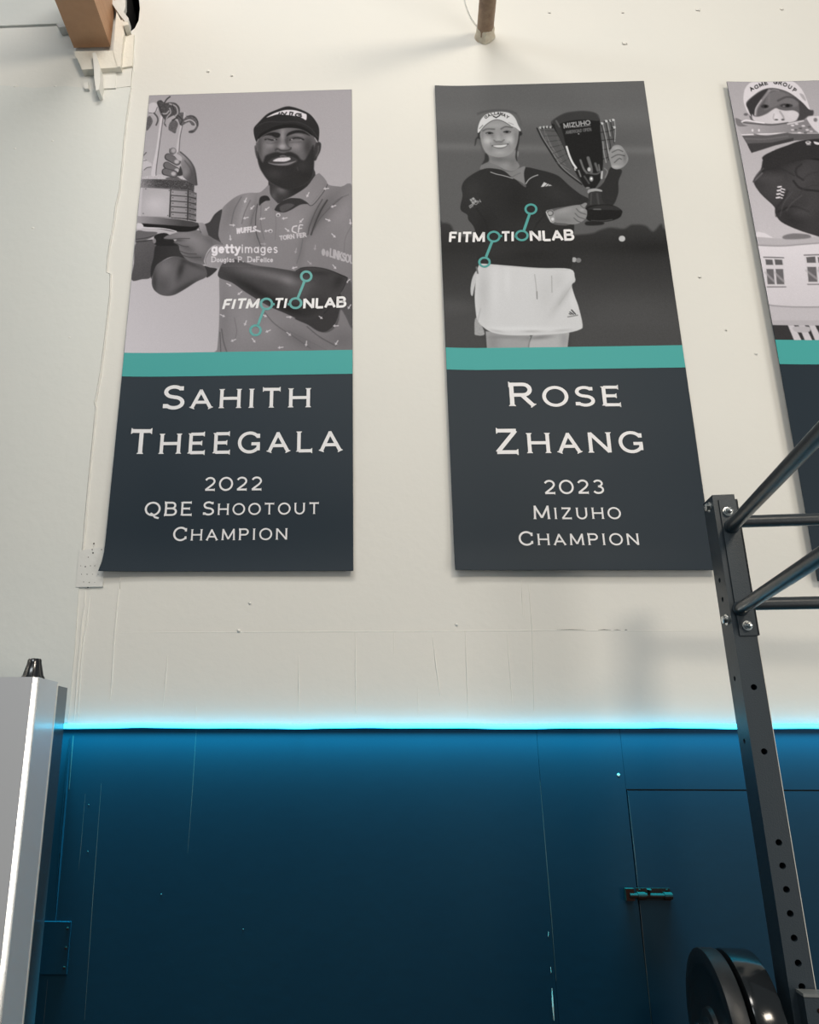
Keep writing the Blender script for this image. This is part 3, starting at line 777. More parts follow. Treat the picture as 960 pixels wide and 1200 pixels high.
    for x, y in ((255, 185), (298, 230), (390, 238), (500, 297), (605, 312), (257, 295), (172, 340), (160, 420), (361, 300), (645, 150), (805, 222), (770, 308), (910, 320), (805, 405), (690, 480), (570, 500), (366, 458),
                 (655, 575), (810, 600), (562, 606), (895, 690), (150, 712), (220, 765), (110, 905), (255, 952), (372, 905), (527, 915), (397, 1002), (525, 1020), (722, 915), (820, 970), (180, 1060), (305, 1060),
                 (475, 1105), (635, 1080), (825, 1075), (515, 370), (390, 376), (905, 850), (760, 112)):
        an = rg.uniform(0, PI); l = 15; dx, dy = math.cos(an)*l, math.sin(an)*l
        v = 205 if not 430 < y < 600 else 165
        c.S([(x-dx, y-dy), (x+dx, y+dy)], 5.5, v, .35, .9, False); c.S([(x+dx*.5-dy*.45, y+dy*.5+dx*.45), (x+dx*.5+dy*.4, y+dy*.5-dx*.4)], 5, v, .35, .8, False)
    # chest marks
    c.text('WUFFLS', 198, 392, 318, 378, 30, 8, 208, up=(.1, -1)); c.S([(320, 372), (345, 380)], 10, 200)
    c.S([(575, 345), (552, 352), (548, 378), (570, 388)], 7, 210); c.S([(585, 385), (592, 342), (612, 340)], 6, 210); c.S([(590, 362), (606, 360)], 5, 210)
    c.text('TORN FER', 470, 434, 636, 412, 25, 6, 195)
    c.text('LINKSOU', 782, 536, 928, 584, 48, 9, 182, up=(.05, -1)); c.E(742, 510, 12, 22, 175); c.E(766, 518, 11, 20, 170)
    # near arm
    T(); ar = c.P([(86, 628), (118, 570), (170, 550), (230, 566), (320, 592), (430, 606), (530, 622), (575, 628), (610, 608), (680, 604), (760, 618), (840, 645), (892, 672), (866, 735), (812, 818), (752, 886), (696, 916),
                (640, 930), (570, 920), (490, 886), (410, 852), (330, 806), (250, 756), (170, 700), (90, 668)], 70, .5)
    for x, y, rx, ry, d, r in ((440, 660, 150, 28, 34, .22), (250, 620, 90, 30, 14, .2), (560, 740, 70, 60, 14, 0), (650, 850, 120, 60, -22, 0), (300, 740, 160, 28, -24, .5), (760, 700, 60, 60, -6, 0), (840, 690, 30, 50, -18, .5),
                               (500, 850, 120, 30, -20, .4), (520, 690, 40, 24, 18, .3), (700, 640, 90, 18, -14, 0), (590, 650, 30, 40, -10, .2), (620, 800, 40, 60, 10, .3)): c.B(x, y, rx, ry, d, r, ar)
    c.S([(572, 626), (612, 607), (690, 604), (780, 622), (892, 670)], 6, 42, .5, .9)
    c.S([(892, 674), (862, 742), (808, 824), (745, 892)], 5, 40, .5, .7)
    # cuff of the far arm, hand under the trophy
    A(); c.P([(712, 862), (704, 824), (736, 742), (796, 690), (880, 690), (905, 735), (890, 810), (840, 890), (815, 905), (760, 885)], 150, .5, to=(720, 830, 880, 720, 138))
    c.S([(714, 858), (708, 815), (744, 740), (812, 688), (880, 684)], 7, 190, .4, .9); c.S([(724, 858), (720, 815), (754, 748), (816, 698)], 4, 96, .4, .8)
    c.P([(706, 876), (760, 888), (822, 906), (735, 978), (722, 930)], 58, .5)
    # far arms below
    c.P([(108, 672), (250, 648), (284, 690), (268, 800), (246, 880), (236, 976), (160, 992), (70, 998), (90, 850)], 92, .5, to=(100, 700, 240, 900, 80), noise=3)
    el = c.P([(246, 1000), (258, 930), (290, 868), (360, 822), (450, 790), (540, 800), (620, 840), (706, 874), (730, 965), (640, 1014), (520, 1090), (430, 1134), (340, 1134), (276, 1096), (250, 1050)], 92, .5)
    for x, y, rx, ry, d, r in ((370, 890, 60, 70, 22, 0), (500, 910, 26, 80, -34, .3), (620, 920, 70, 50, 4, -.4), (540, 1060, 140, 24, -26, -.5), (330, 1050, 60, 60, -6, 0), (440, 1010, 40, 90, 10, .2), (270, 1000, 20, 90, -22, 0), (600, 860, 100, 18, -22, .4)): c.B(x, y, rx, ry, d, r, el)
    c.P([(286, 690), (400, 684), (485, 690), (500, 750), (535, 806), (470, 792), (400, 800), (330, 838), (282, 880), (252, 960), (240, 985), (238, 900), (262, 800)], 50, .5, to=(300, 700, 480, 780, 58))
    c.P([(280, 600), (380, 588), (450, 660), (488, 694), (290, 694), (268, 640)], 42, .5)
    # hand holding the base
    hd = c.P([(352, 632), (378, 610), (430, 592), (500, 572), (570, 556), (650, 560), (720, 590), (800, 640), (884, 688), (800, 690), (742, 740), (706, 826), (712, 862), (640, 852), (570, 830), (520, 782), (492, 740), (482, 694), (440, 668), (466, 642), (400, 640)], 112, .45)
    for x, y, rx, ry, d, r in ((600, 640, 90, 40, 16, .2), (500, 600, 80, 20, 10, -.2), (640, 800, 90, 30, -20, .2), (560, 720, 60, 20, -16, .3), (760, 650, 60, 30, -12, .5), (660, 720, 50, 50, 10, 0), (480, 650, 50, 12, -28, 0)): c.B(x, y, rx, ry, d, r, hd)
    for p in ([(356, 640), (430, 640), (500, 634), (580, 634)], [(444, 668), (520, 700), (570, 706)], [(490, 742), (560, 766), (640, 770)], [(522, 784), (590, 800), (680, 800)]): c.S(p, 7, 66, .5, .8)
    c.P([(654, 505), (690, 495), (716, 515), (730, 560), (742, 606), (700, 606), (672, 560)], 145, .45, to=(660, 520, 740, 600, 118)); c.S([(652, 512), (668, 560), (680, 580)], 6, 60, .4, .8)
    c.P([(112, 568), (200, 572), (296, 580), (250, 622), (200, 645), (110, 672)], 100, .5); c.S([(110, 640), (190, 630), (262, 612)], 6, 56); c.S([(108, 664), (190, 656), (250, 646)], 8, 52); c.E(270, 655, 14, 22, 128)
    # trophy base, drum and plates
    c.P([(120, 438), (300, 446), (480, 464), (600, 482), (656, 498), (664, 528), (640, 556), (560, 574), (440, 572), (300, 542), (170, 508), (120, 494)], 150, .45, to=(130, 460, 520, 480, 70), smooth=False)
    c.P([(150, 502), (300, 510), (450, 520), (600, 530), (660, 520), (640, 556), (560, 574), (440, 572), (300, 546), (180, 530)], 36, .6)
    c.S([(172, 538), (310, 543), (400, 556), (462, 572)], 9, 205); c.P([(110, 508), (150, 500), (172, 520), (160, 545), (110, 545)], 200)
    c.P([(148, 178), (330, 188), (470, 196), (560, 206), (642, 234), (636, 486), (560, 470), (400, 448), (124, 440)], 118, .4, smooth=False, to=(160, 300, 640, 300, 86))
    c.P([(150, 184), (412, 202), (400, 444), (126, 438)], 164, .4, smooth=False, to=(140, 200, 400, 430, 176)); c.B(270, 330, 90, 70, 18)
    c.P([(140, 186), (166, 188), (150, 438), (122, 436)], 186, .4, smooth=False)
    for x, y in ((194, 198), (400, 212), (172, 414), (388, 432)): c.E(x, y, 5, 5, 96)
    c.S([(413, 202), (401, 444)], 9, 52, .35, 1, False)
    for i in range(5):
        y0 = 210+i*49; y1 = y0+40
        c.P([(420, y0), (558, y0+10), (556, y1+12), (416, y1)], 152, .35, smooth=False, to=(420, y0, 558, y1, 136)); c.E(432, y0+16, 5, 5, 80); c.E(548, y0+26, 5, 5, 90)
        c.S([(418, y1+4), (556, y1+15)], 6, 48, .3, 1, False)
        c.P([(574, y0+14), (636, y0+32), (634, y1+28), (572, y1+14)], 112, .35, smooth=False); c.S([(572, y1+18), (636, y1+32)], 6, 50, .3, 1, False); c.E(585, y0+30, 5, 5, 70); c.E(630, y0+48, 6, 6, 150)
    c.S([(566, 212), (560, 470)], 8, 50, .35, 1, False)
    c.P([(160, 104), (330, 112), (450, 108), (560, 122), (622, 152), (618, 226), (560, 206), (450, 196), (330, 188), (150, 180)], 128, .4, smooth=False, to=(160, 150, 300, 150, 72), noise=15)
    c.P([(162, 96), (240, 78), (400, 72), (520, 92), (615, 130), (610, 150), (540, 120), (440, 116), (300, 112), (160, 110)], 180, .5, noise=10); c.P([(390, 95), (470, 90), (500, 110), (560, 128), (440, 120), (370, 112)], 96, .6, noise=10)
    # palms
    K(); c.P([(262, 965), (278, 850), (322, 640), (368, 300), (398, 296), (352, 640), (318, 860), (316, 965)], 192, .4); c.S([(396, 310), (350, 650), (318, 900), (316, 965)], 9, 78, .4, .85)
    c.P([(540, 725), (555, 590), (592, 400), (614, 398), (586, 520), (572, 725)], 184, .4); c.S([(612, 410), (586, 540), (574, 700)], 9, 82, .4, .85)
    c.P([(236, 170), (300, 145), (345, 195), (310, 262), (240, 268)], 188); c.S([(240, 262), (300, 262), (330, 200)], 10, 100)
    c.P([(326, 140), (372, 118), (412, 150), (470, 142), (536, 152), (580, 200), (582, 262), (556, 330), (520, 292), (492, 300), (440, 330), (425, 380), (432, 420), (404, 384), (412, 340), (372, 286), (346, 215)], 76, .5, noise=10)
    for p, w, v in (([(410, 150), (436, 110), (472, 80)], 16, 70), ([(470, 160), (540, 190), (560, 260), (530, 300)], 16, 150), ([(470, 210), (480, 260), (440, 310), (420, 380)], 14, 150), ([(380, 270), (430, 270), (460, 240)], 14, 158),
                    ([(296, 266), (330, 310), (336, 350), (318, 398)], 18, 84), ([(275, 270), (308, 310)], 10, 170), ([(340, 150), (370, 230), (390, 290)], 10, 62), ([(500, 170), (516, 230)], 9, 58)): c.S(p, w, v, .45)
    c.P([(208, 460), (216, 330), (246, 296), (278, 350), (256, 412)], 94, .5, noise=8); c.P([(470, 376), (520, 338), (564, 380), (548, 440), (532, 492), (486, 470), (456, 446)], 92, .5, noise=10); c.S([(500, 345), (560, 320), (590, 390)], 16, 66)
    c.P([(574, 266), (634, 262), (640, 312), (700, 286), (762, 306), (794, 370), (784, 430), (740, 484), (690, 488), (684, 466), (742, 446), (764, 408), (720, 402), (690, 366), (640, 386), (600, 408), (566, 340)], 92, .5, noise=10)
    for p, w, v in (([(640, 356), (700, 340), (750, 372), (762, 408)], 12, 176), ([(636, 260), (630, 320)], 14, 186), ([(560, 290), (610, 340), (590, 390)], 12, 62), ([(660, 300), (730, 300), (780, 350), (786, 410)], 8, 60), ([(690, 478), (740, 470)], 8, 60)): c.S(p, w, v, .45)
    # gripping hand
    gh = c.P([(548, 720), (590, 700), (648, 750), (712, 824), (752, 910), (776, 1075), (700, 1045), (620, 980), (606, 900), (590, 820)], 138, .5, to=(600, 800, 750, 900, 82)); c.S([(590, 702), (650, 752), (714, 824), (756, 914), (776, 1070)], 14, 60, .6, .8); c.B(650, 940, 40, 60, 24, .4, gh)
    c.S([(640, 800), (700, 880), (720, 960)], 12, 78, .8, .7)
    c.E(506, 690, 40, 38, 112); c.E(512, 686, 24, 24, 158, .8); c.S([(470, 668), (470, 710), (510, 730)], 8, 60, .4, .8)
    for (x0, y0, x1, y1, tx, ty) in ((452, 758, 552, 812, 548, 810), (436, 852, 540, 912, 550, 908), (420, 925, 520, 950, 512, 946)):
        c.S([(x0, y0), (x1, y1)], 82, 58, .5, 1, False); c.S([(x0+4, y0-2), (x1, y1)], 68, 104, .6, 1, False); c.E(tx, ty, 26, 22, 172, .8)
    c.P([(520, 730), (560, 728), (604, 760), (600, 800), (560, 790)], 170, .5)
    c.P([(590, 860), (612, 920), (610, 965), (552, 968), (570, 920)], 62, .6)
    c.P([(170, 780), (210, 800), (262, 830), (262, 866), (215, 880), (165, 910)], 186); c.S([(180, 905), (215, 878), (258, 872)], 9, 92); c.S([(172, 745), (205, 708)], 12, 96); c.S([(180, 800), (208, 795)], 8, 110)
    # head
    H(); hd = c.P([(104, 470), (106, 640), (140, 780), (230, 925), (320, 985), (460, 1020), (600, 990), (690, 930), (742, 850), (748, 700), (775, 560), (760, 450), (640, 350), (420, 320), (220, 380)], 92, .6)
    c.P([(770, 505), (826, 506), (822, 590), (790, 660), (768, 702), (738, 680)], 58, .6); c.S([(800, 540), (796, 600), (776, 650)], 12, 84, .6)
    c.P([(80, 540), (108, 545), (118, 670), (104, 676), (88, 620)], 92, .6); c.S([(96, 560), (100, 640)], 8, 60)
    for x, y, rx, ry, d, r in ((255, 530, 60, 40, 34, .2), (200, 600, 40, 60, 16, 0), (395, 430, 26, 70, 40, 0), (392, 545, 44, 32, 52, 0), (540, 540, 70, 50, 34, -.1), (420, 365, 70, 26, 16, 0), (680, 560, 50, 110, -30, 0), (620, 620, 50, 40, 10, 0), (580, 425, 70, 20, 26, .1),
                               (250, 440, 60, 18, 16, 0), (140, 560, 22, 110, -16, 0), (450, 480, 20, 60, -20, 0), (330, 500, 26, 40, -10, 0), (310, 560, 24, 30, -10, .4)): c.B(x, y, rx, ry, d, r, hd)
    # beard and moustache
    c.P([(186, 690), (205, 648), (262, 622), (330, 606), (400, 618), (480, 604), (560, 640), (604, 690), (650, 690), (700, 600), (745, 530), (752, 700), (738, 860), (690, 935), (600, 995), (460, 1030), (330, 990), (236, 928), (150, 805), (116, 690), (112, 600), (136, 660), (170, 720)], 46, 1.1)
    c.P([(250, 700), (300, 668), (400, 650), (490, 655), (560, 690), (552, 720), (480, 752), (400, 762), (310, 752), (232, 728)], 62, .8)
    c.B(300, 850, 90, 50, 12); c.B(620, 760, 60, 60, 8); c.B(640, 860, 70, 50, -4); c.S([(560, 780), (572, 810)], 10, 80, .8, .5)
    c.P([(288, 708), (340, 676), (410, 668), (470, 668), (484, 690), (430, 712), (370, 714)], 200, .6); c.S([(296, 690), (380, 668), (478, 662)], 6, 120, .4, .6)
    for x in (345, 380, 415, 448): c.S([(x, 672), (x-4, 710)], 3, 165, .3, .5, False)
    c.P([(238, 728), (310, 738), (400, 736), (480, 722), (548, 708), (470, 748), (390, 758), (300, 750)], 124, .7)
    c.S([(372, 655), (400, 648), (430, 656)], 14, 118, .8, .8)
    # nose, eyes, brows
    c.S([(318, 582), (344, 572), (380, 590), (440, 590), (478, 578), (490, 560)], 16, 58, .8, .9); c.E(392, 548, 26, 18, 150, 1.2, .6); c.S([(430, 470), (452, 530), (488, 570)], 12, 70, 1, .7)
    c.S([(330, 560), (316, 580), (320, 600)], 10, 70, .8, .7)
    c.P([(166, 436), (222, 398), (300, 382), (366, 400), (360, 438), (320, 446), (270, 424), (210, 420)], 42, .7); c.P([(440, 428), (462, 388), (540, 362), (630, 366), (706, 424), (640, 402), (560, 392), (490, 410)], 40, .7)
    c.S([(200, 466), (240, 462), (280, 472), (326, 466)], 16, 48, .6); c.S([(205, 486), (260, 492), (320, 480)], 8, 110, .8, .7); c.S([(480, 470), (530, 448), (580, 448), (630, 466)], 18, 46, .6); c.S([(490, 482), (560, 474), (620, 480)], 8, 118, .8, .7)
    c.E(500, 464, 11, 7, 165, .6, .85); c.E(306, 468, 11, 6, 150, .6, .85); c.E(600, 466, 9, 5, 130, .6, .8); c.E(222, 470, 9, 5, 120, .6, .7)
    c.S([(196, 448), (250, 438), (320, 450)], 7, 66, .7, .7); c.S([(474, 450), (540, 426), (620, 440)], 7, 66, .7, .7); c.S([(220, 505), (270, 512), (316, 500)], 6, 72, .8, .5); c.S([(492, 500), (560, 498), (612, 492)], 6, 74, .8, .5)
    # cap
    c.P([(70, 385), (76, 330), (130, 268), (220, 180), (330, 130), (430, 95), (500, 97), (600, 128), (700, 178), (772, 262), (808, 350), (798, 490), (762, 448), (700, 396), (620, 356), (520, 336), (420, 336), (300, 362), (200, 402), (134, 450), (106, 495), (84, 452)], 44, .5)
    c.P([(112, 470), (140, 410), (220, 360), (340, 310), (500, 292), (620, 320), (700, 372), (730, 420), (620, 352), (500, 332), (400, 336), (290, 362), (200, 402), (134, 450)], 34, .6)
    c.S([(100, 320), (220, 268), (400, 268), (560, 268), (700, 330), (790, 440)], 9, 60, .8, .8)
    c.B(620, 200, 80, 50, 8); c.S([(758, 450), (790, 494)], 10, 150, .5, .8); c.S([(106, 496), (124, 462)], 8, 150, .5, .8)
    c.P([(218, 218), (262, 190), (330, 160), (430, 134), (540, 138), (640, 172), (666, 190), (660, 246), (628, 230), (592, 214), (500, 196), (400, 186), (330, 184)], 208, .45)
    for p in ([(350, 190), (362, 165)], [(375, 190), (390, 160), (420, 186), (440, 160)], [(475, 196), (480, 158), (500, 160)], [(500, 190), (512, 162)]): c.S(p, 14, 44, .4, 1, False)
    c.S([(605, 180), (562, 174), (540, 192), (568, 212), (606, 206), (600, 194), (575, 192)], 14, 44, .4); c.S([(340, 190), (470, 196)], 6, 44, .4)
    # agency credit band across the print
    T(); b, m = c.poly_mask([(50, 430), (930, 430), (930, 602), (50, 602)], .3, False)
    c.v[b] = c.v[b]*(1-.16*m)+.16*m*126
    c.text('getty', 44, 512, 222, 512, 62, 13, 222); c.text('images', 228, 512, 456, 512, 62, 7, 214)
    c.text('^Douglas ^P. ^De^Felice', 42, 570, 426, 570, 32, 5.5, 205)

def cup_golfer(c):
    X, Y = c.X, c.Y
    c.fr(500, 90, .3125)
    W = c.fr(500, 90, .3125); yy = (Y-90)/.3125; xx = (X-500)/.3125
    c.v[:] = 98-6*np.clip((yy-60)/200, 0, 1)+8*np.clip((xx-700)/200, 0, 1)*np.exp(-((yy-420)/160)**2)+13*np.exp(-((yy-268-.02*(xx-400))/16)**2)+6*np.exp(-((yy-150)/40)**2)
    # tree line and ground
    c.P([(20, 560), (60, 548), (90, 555), (110, 590), (160, 600), (400, 600), (600, 590), (650, 575), (690, 565), (740, 570), (770, 555), (820, 558), (850, 580), (880, 552), (900, 575), (1000, 590), (1000, 1100), (20, 1100)], 58, 1.6, to=(500, 560, 500, 640, 50))
    b, m = c.poly_mask([(0, 640), (1000, 640), (1000, 1100), (0, 1100)], 10, False)
    c.v[b] = c.v[b]+m*(np.clip((yy[b]-620)/300, 0, 1)*26); c.B(780, 860, 200, 60, 6); c.B(100, 860, 90, 30, 10); c.B(840, 640, 120, 30, -6)
    c.E(733, 607, 12, 11, 186); c.E(553, 686, 10, 9, 168); c.E(570, 688, 10, 9, 120)
    J = lambda: c.fr(525, 190, .18229); F = lambda: c.fr(540, 115, .09375); U = lambda: c.fr(620, 120, .13542); K = lambda: c.fr(540, 295, .16667)
    # far arm behind cup
    U(); c.P([(700, 570), (740, 572), (806, 590), (776, 680), (774, 780), (736, 880), (680, 900), (600, 860), (560, 780), (640, 700)], 52, .6)
    # jacket
    J(); jk = c.P([(80, 302), (94, 215), (88, 160), (118, 106), (205, 52), (270, 38), (345, 50), (420, 98), (500, 162), (488, 95), (494, 34), (590, 50), (660, 68), (716, 92), (780, 150), (850, 205), (908, 238), (880, 268), (780, 282), (636, 314),
                (668, 392), (760, 408), (812, 398), (800, 520), (786, 692), (640, 684), (400, 674), (205, 656), (192, 560), (172, 430), (132, 372), (124, 338)], 51, .5)
    for x, y, rx, ry, d, r in ((160, 180, 60, 70, 6, 0), (300, 560, 120, 60, 4, 0), (560, 420, 120, 40, 3, 0), (440, 240, 80, 100, -5, 0), (230, 420, 50, 90, -5, .3), (700, 200, 90, 40, 5, .6), (520, 600, 140, 30, -4, 0)): c.B(x, y, rx, ry, d, r, jk)
    c.S([(185, 300), (240, 380), (262, 450)], 10, 44, .9, .8); c.S([(640, 318), (560, 420), (540, 520)], 9, 45, .9, .7)
    F(); c.P([(240, 890), (282, 805), (350, 785), (450, 840), (540, 900), (640, 920), (720, 880), (805, 855), (790, 940), (800, 1075), (762, 1052), (640, 990), (540, 905), (420, 880), (330, 874)], 116, .5, to=(300, 850, 780, 960, 128))
    c.S([(640, 990), (690, 960), (745, 935)], 9, 90, .7, .6)
    nk = c.P([(340, 690), (356, 790), (450, 842), (560, 898), (660, 912), (735, 852), (704, 780), (700, 650)], 132, .7); c.B(480, 760, 130, 40, -24, .1, nk); c.B(660, 800, 50, 70, -14, 0, nk); c.B(560, 840, 60, 40, 10, 0, nk)
    c.S([(375, 925), (450, 950), (540, 970), (650, 1003)], 9, 170, .4); c.S([(815, 1070), (850, 1020), (900, 985), (965, 960)], 10, 176, .4)
    # hair behind
    c.P([(700, 370), (766, 430), (760, 465), (738, 480), (728, 560), (712, 640), (704, 700), (706, 790), (684, 740), (690, 650)], 52, .8); c.P([(212, 400), (262, 420), (272, 560), (246, 520), (205, 510), (188, 580), (174, 590), (186, 510), (214, 470)], 56, .8)
    c.P([(306, 690), (346, 720), (352, 785), (300, 815), (262, 830), (296, 770)], 58, .8); c.S([(240, 540), (270, 640), (300, 700)], 16, 84, .9, .7)
    fc = c.P([(244, 430), (250, 520), (280, 620), (330, 695), (420, 732), (500, 738), (580, 722), (650, 672), (700, 590), (722, 470), (716, 380), (600, 295), (440, 262), (300, 330)], 144, .6)
    for x, y, rx, ry, d, r in ((335, 535, 50, 40, 34, .2), (610, 520, 56, 46, 34, -.1), (470, 505, 30, 50, 14, 0), (440, 340, 110, 30, 12, 0), (490, 680, 70, 26, 16, 0), (400, 470, 24, 30, -18, .3), (505, 455, 20, 30, -10, -.3), (690, 500, 30, 90, -22, 0), (270, 480, 20, 80, -14, 0),
                               (380, 630, 30, 40, -10, .4), (610, 610, 30, 40, -6, -.4), (480, 560, 60, 14, -22, 0), (350, 420, 60, 20, -12, 0), (580, 400, 60, 20, -12, 0)): c.B(x, y, rx, ry, d, r, fc)
    c.S([(278, 408), (330, 386), (420, 388)], 16, 84, .8, .85); c.S([(506, 384), (560, 358), (644, 366)], 16, 84, .8, .85)
    c.E(360, 439, 42, 13, 74, .7); c.E(362, 437, 17, 12, 42, .5); c.S([(314, 438), (358, 426), (404, 438)], 8, 52, .6); c.E(580, 424, 42, 13, 74, .7); c.E(578, 422, 17, 12, 42, .5); c.S([(534, 424), (578, 411), (626, 422)], 8, 52, .6); c.E(332, 441, 7, 5, 150, .5, .8); c.E(606, 425, 7, 5, 150, .5, .8); c.S([(325, 462), (360, 466), (398, 458)], 7, 108, .8, .6); c.S([(545, 446), (580, 446), (615, 440)], 7, 108, .8, .6)
    c.S([(416, 526), (440, 544), (474, 540), (510, 544), (544, 522)], 11, 88, .8, .8); c.E(470, 518, 22, 12, 166, 1, .6)
    c.P([(392, 590), (430, 584), (490, 578), (540, 576), (594, 570), (572, 606), (520, 630), (470, 632), (424, 618)], 112, .7); c.P([(406, 597), (450, 590), (505, 588), (576, 581), (556, 603), (505, 615), (448, 613)], 208, .5); c.E(396, 596, 9, 7, 84, .6); c.E(592, 574, 9, 7, 84, .6); c.S([(372, 560), (380, 590), (386, 612)], 8, 112, 1, .5); c.S([(608, 545), (612, 575), (604, 600)], 8, 116, 1, .5)
    # visor
    c.S([(216, 196), (300, 168), (450, 152), (590, 158), (690, 190)], 26, 82, 1, .8); c.S([(690, 190), (730, 250), (760, 340)], 22, 86, 1, .5)
    c.P([(214, 434), (218, 362), (248, 276), (306, 212), (390, 180), (500, 170), (610, 188), (680, 250), (720, 340), (748, 392), (740, 414), (692, 372), (622, 342), (540, 292), (462, 268), (384, 284), (304, 340), (252, 402)], 204, .5)
    c.S([(252, 404), (306, 342), (386, 286), (462, 270), (540, 294), (620, 342)], 7, 60, .5, .8)
    for i, ch in enumerate('CALLAWAY'):
        x = 316+i*38.5; y = 190+48*((x-452)/137.0)**2; rr = -math.atan(2*48*(x-452)/137.0**2)
        w, st = GL[ch]; d = np.array([math.cos(-rr), math.sin(-rr)]); u = np.array([math.sin(-rr), -math.cos(-rr)]); h = 30
        for pts, fl in st: c.S([tuple(np.array([x, y])+d*(px-w/2)*h*1.05+u*(py-.5)*h) for px, py in pts], 9, 58, .35, 1, False)
    c.S([(408, 226), (444, 244), (486, 218)], 14, 50, .4, 1, False); c.S([(236, 380), (276, 340)], 14, 110, .4, .7); c.S([(600, 306), (660, 330)], 8, 120, .4, .7)
    # cup: fins
    U(); c.P([(68, 222), (86, 212), (216, 210), (262, 320), (330, 470), (400, 600), (458, 706), (400, 680), (330, 610), (258, 540), (180, 420), (110, 310)], 88, .5)
    for p in ([(70, 224), (112, 312), (182, 424), (262, 548), (340, 622), (456, 710)], ): c.S(p, 12, 46, .5); c.S([(x+12, y-6) for x, y in p], 5, 150, .4, .8)
    for i in range(7):
        t = i/6.0
        c.S([(110+t*150, 240+t*300), (230+t*120, 250+t*230)], 6, 62, .4, .8, False); c.S([(130+t*110, 220+t*300), (150+t*200, 330+t*250)], 5, 128, .4, .6, False)
    for x, y in ((100, 218), (130, 214), (158, 212), (188, 214)): c.E(x, y, 12, 10, 175); c.E(x+14, y+3, 8, 9, 46)
    c.P([(612, 182), (700, 152), (744, 148), (750, 260), (742, 360), (716, 430), (712, 510), (668, 640), (640, 692), (640, 560), (632, 400), (620, 280)], 92, .5)
    for p in ([(628, 190), (660, 330), (690, 500)], [(665, 172), (690, 290), (712, 420)], [(705, 160), (722, 260), (738, 350)], [(622, 260), (690, 250), (745, 232)], [(630, 330), (690, 322), (745, 318)], [(638, 410), (690, 402), (728, 392)], [(640, 490), (700, 470)]): c.S(p, 8, 52, .4, .9)
    for p in ([(640, 190), (672, 330), (700, 480)], [(680, 170), (704, 290)], [(740, 150), (748, 250), (742, 340)], [(640, 340), (650, 440), (668, 520)], [(676, 360), (690, 440)]): c.S(p, 7, 170, .4, .8)
    for x, y in ((632, 182), (668, 162), (705, 158), (728, 152), (738, 216)): c.E(x, y, 13, 10, 190); c.E(x-14, y+4, 7, 7, 50)
    # hand by the right fin
    h2 = c.P([(690, 452), (712, 400), (740, 372), (790, 372), (828, 412), (860, 486), (832, 545), (772, 578), (722, 566), (706, 520)], 142, .5)
    for p in ([(720, 432), (770, 410), (812, 424)], [(716, 478), (770, 452), (826, 462)], [(740, 520), (780, 486), (800, 492)]): c.S(p, 9, 84, .5, .85)
    c.B(752, 556, 40, 14, 26, 0, h2); c.B(830, 480, 16, 40, -26, 0, h2); c.B(760, 395, 30, 14, 18, 0, h2)
    # bowl, stem and foot
    bw = c.P([(194, 188), (206, 152), (300, 96), (400, 76), (500, 74), (580, 92), (612, 140), (620, 260), (636, 400), (642, 520), (628, 640), (604, 700), (560, 752), (508, 748), (470, 715), (400, 600), (330, 456), (262, 305), (216, 226)], 41, .5)
    c.P([(200, 178), (212, 148), (300, 96), (400, 76), (500, 74), (580, 94), (612, 140), (596, 160), (500, 150), (400, 152), (300, 172), (240, 196)], 62, .6); c.S([(200, 180), (212, 148), (300, 97), (400, 77), (500, 75), (580, 94), (612, 140)], 7, 88, .5, .8)
    c.P([(222, 200), (250, 180), (286, 240), (330, 400), (410, 560), (400, 590), (330, 450), (262, 300)], 66, .7, .8); c.S([(236, 160), (264, 210)], 14, 110, .6, .7); c.S([(242, 300), (300, 440), (360, 540)], 10, 96, .5, .7)
    c.S([(326, 384), (350, 460), (376, 520), (408, 566)], 17, 212, .45); c.S([(396, 570), (400, 585)], 12, 180)
    for p, w, v in (([(512, 480), (536, 560), (540, 600)], 26, 112), ([(446, 500), (474, 575), (500, 610)], 16, 118), ([(575, 530), (596, 590)], 20, 104), ([(604, 540), (612, 590)], 12, 120), ([(430, 590), (448, 640)], 12, 140), ([(420, 640), (456, 690)], 10, 60),
                    ([(632, 600), (628, 655)], 16, 196), ([(500, 610), (580, 620), (620, 600)], 14, 96), ([(655, 570), (680, 600), (660, 650)], 9, 130), ([(480, 640), (520, 700)], 14, 84)): c.S(p, w, v, .6, .9)
    c.E(520, 580, 14, 18, 190, .7); c.E(540, 662, 16, 22, 150, .8); c.E(540, 660, 8, 10, 235, .5); c.E(510, 740, 18, 8, 130)
    c.P([(508, 770), (520, 752), (570, 745), (626, 756), (630, 772), (570, 768), (516, 786)], 158, .5)
    c.P([(520, 784), (570, 772), (618, 778), (634, 850), (660, 900), (490, 905), (512, 850)], 58, .5); c.S([(540, 790), (535, 880)], 10, 84, .7, .8); c.S([(590, 790), (606, 890)], 16, 82, .8, .7)
    c.P([(480, 960), (500, 905), (600, 884), (720, 888), (800, 930), (806, 962), (780, 1000), (700, 1028), (600, 1036), (510, 1020)], 40, .5); c.P([(510, 920), (620, 890), (740, 898), (790, 930), (700, 930), (600, 930)], 58, .8, .8); c.S([(560, 925), (620, 925)], 9, 130, .5, .7); c.S([(540, 1022), (630, 1026), (720, 1014)], 6, 92, .5, .8)
    c.P([(500, 1030), (640, 1034), (632, 1060), (500, 1064)], 44, .8)
    c.text('MIZUHO', 302, 222, 532, 190, 36, 9, 160); c.S([(388, 216), (530, 200)], 5, 130); c.text('AMERICAS OPEN', 320, 272, 540, 244, 24, 5.5, 108); c.E(430, 272, 6, 6, 150)
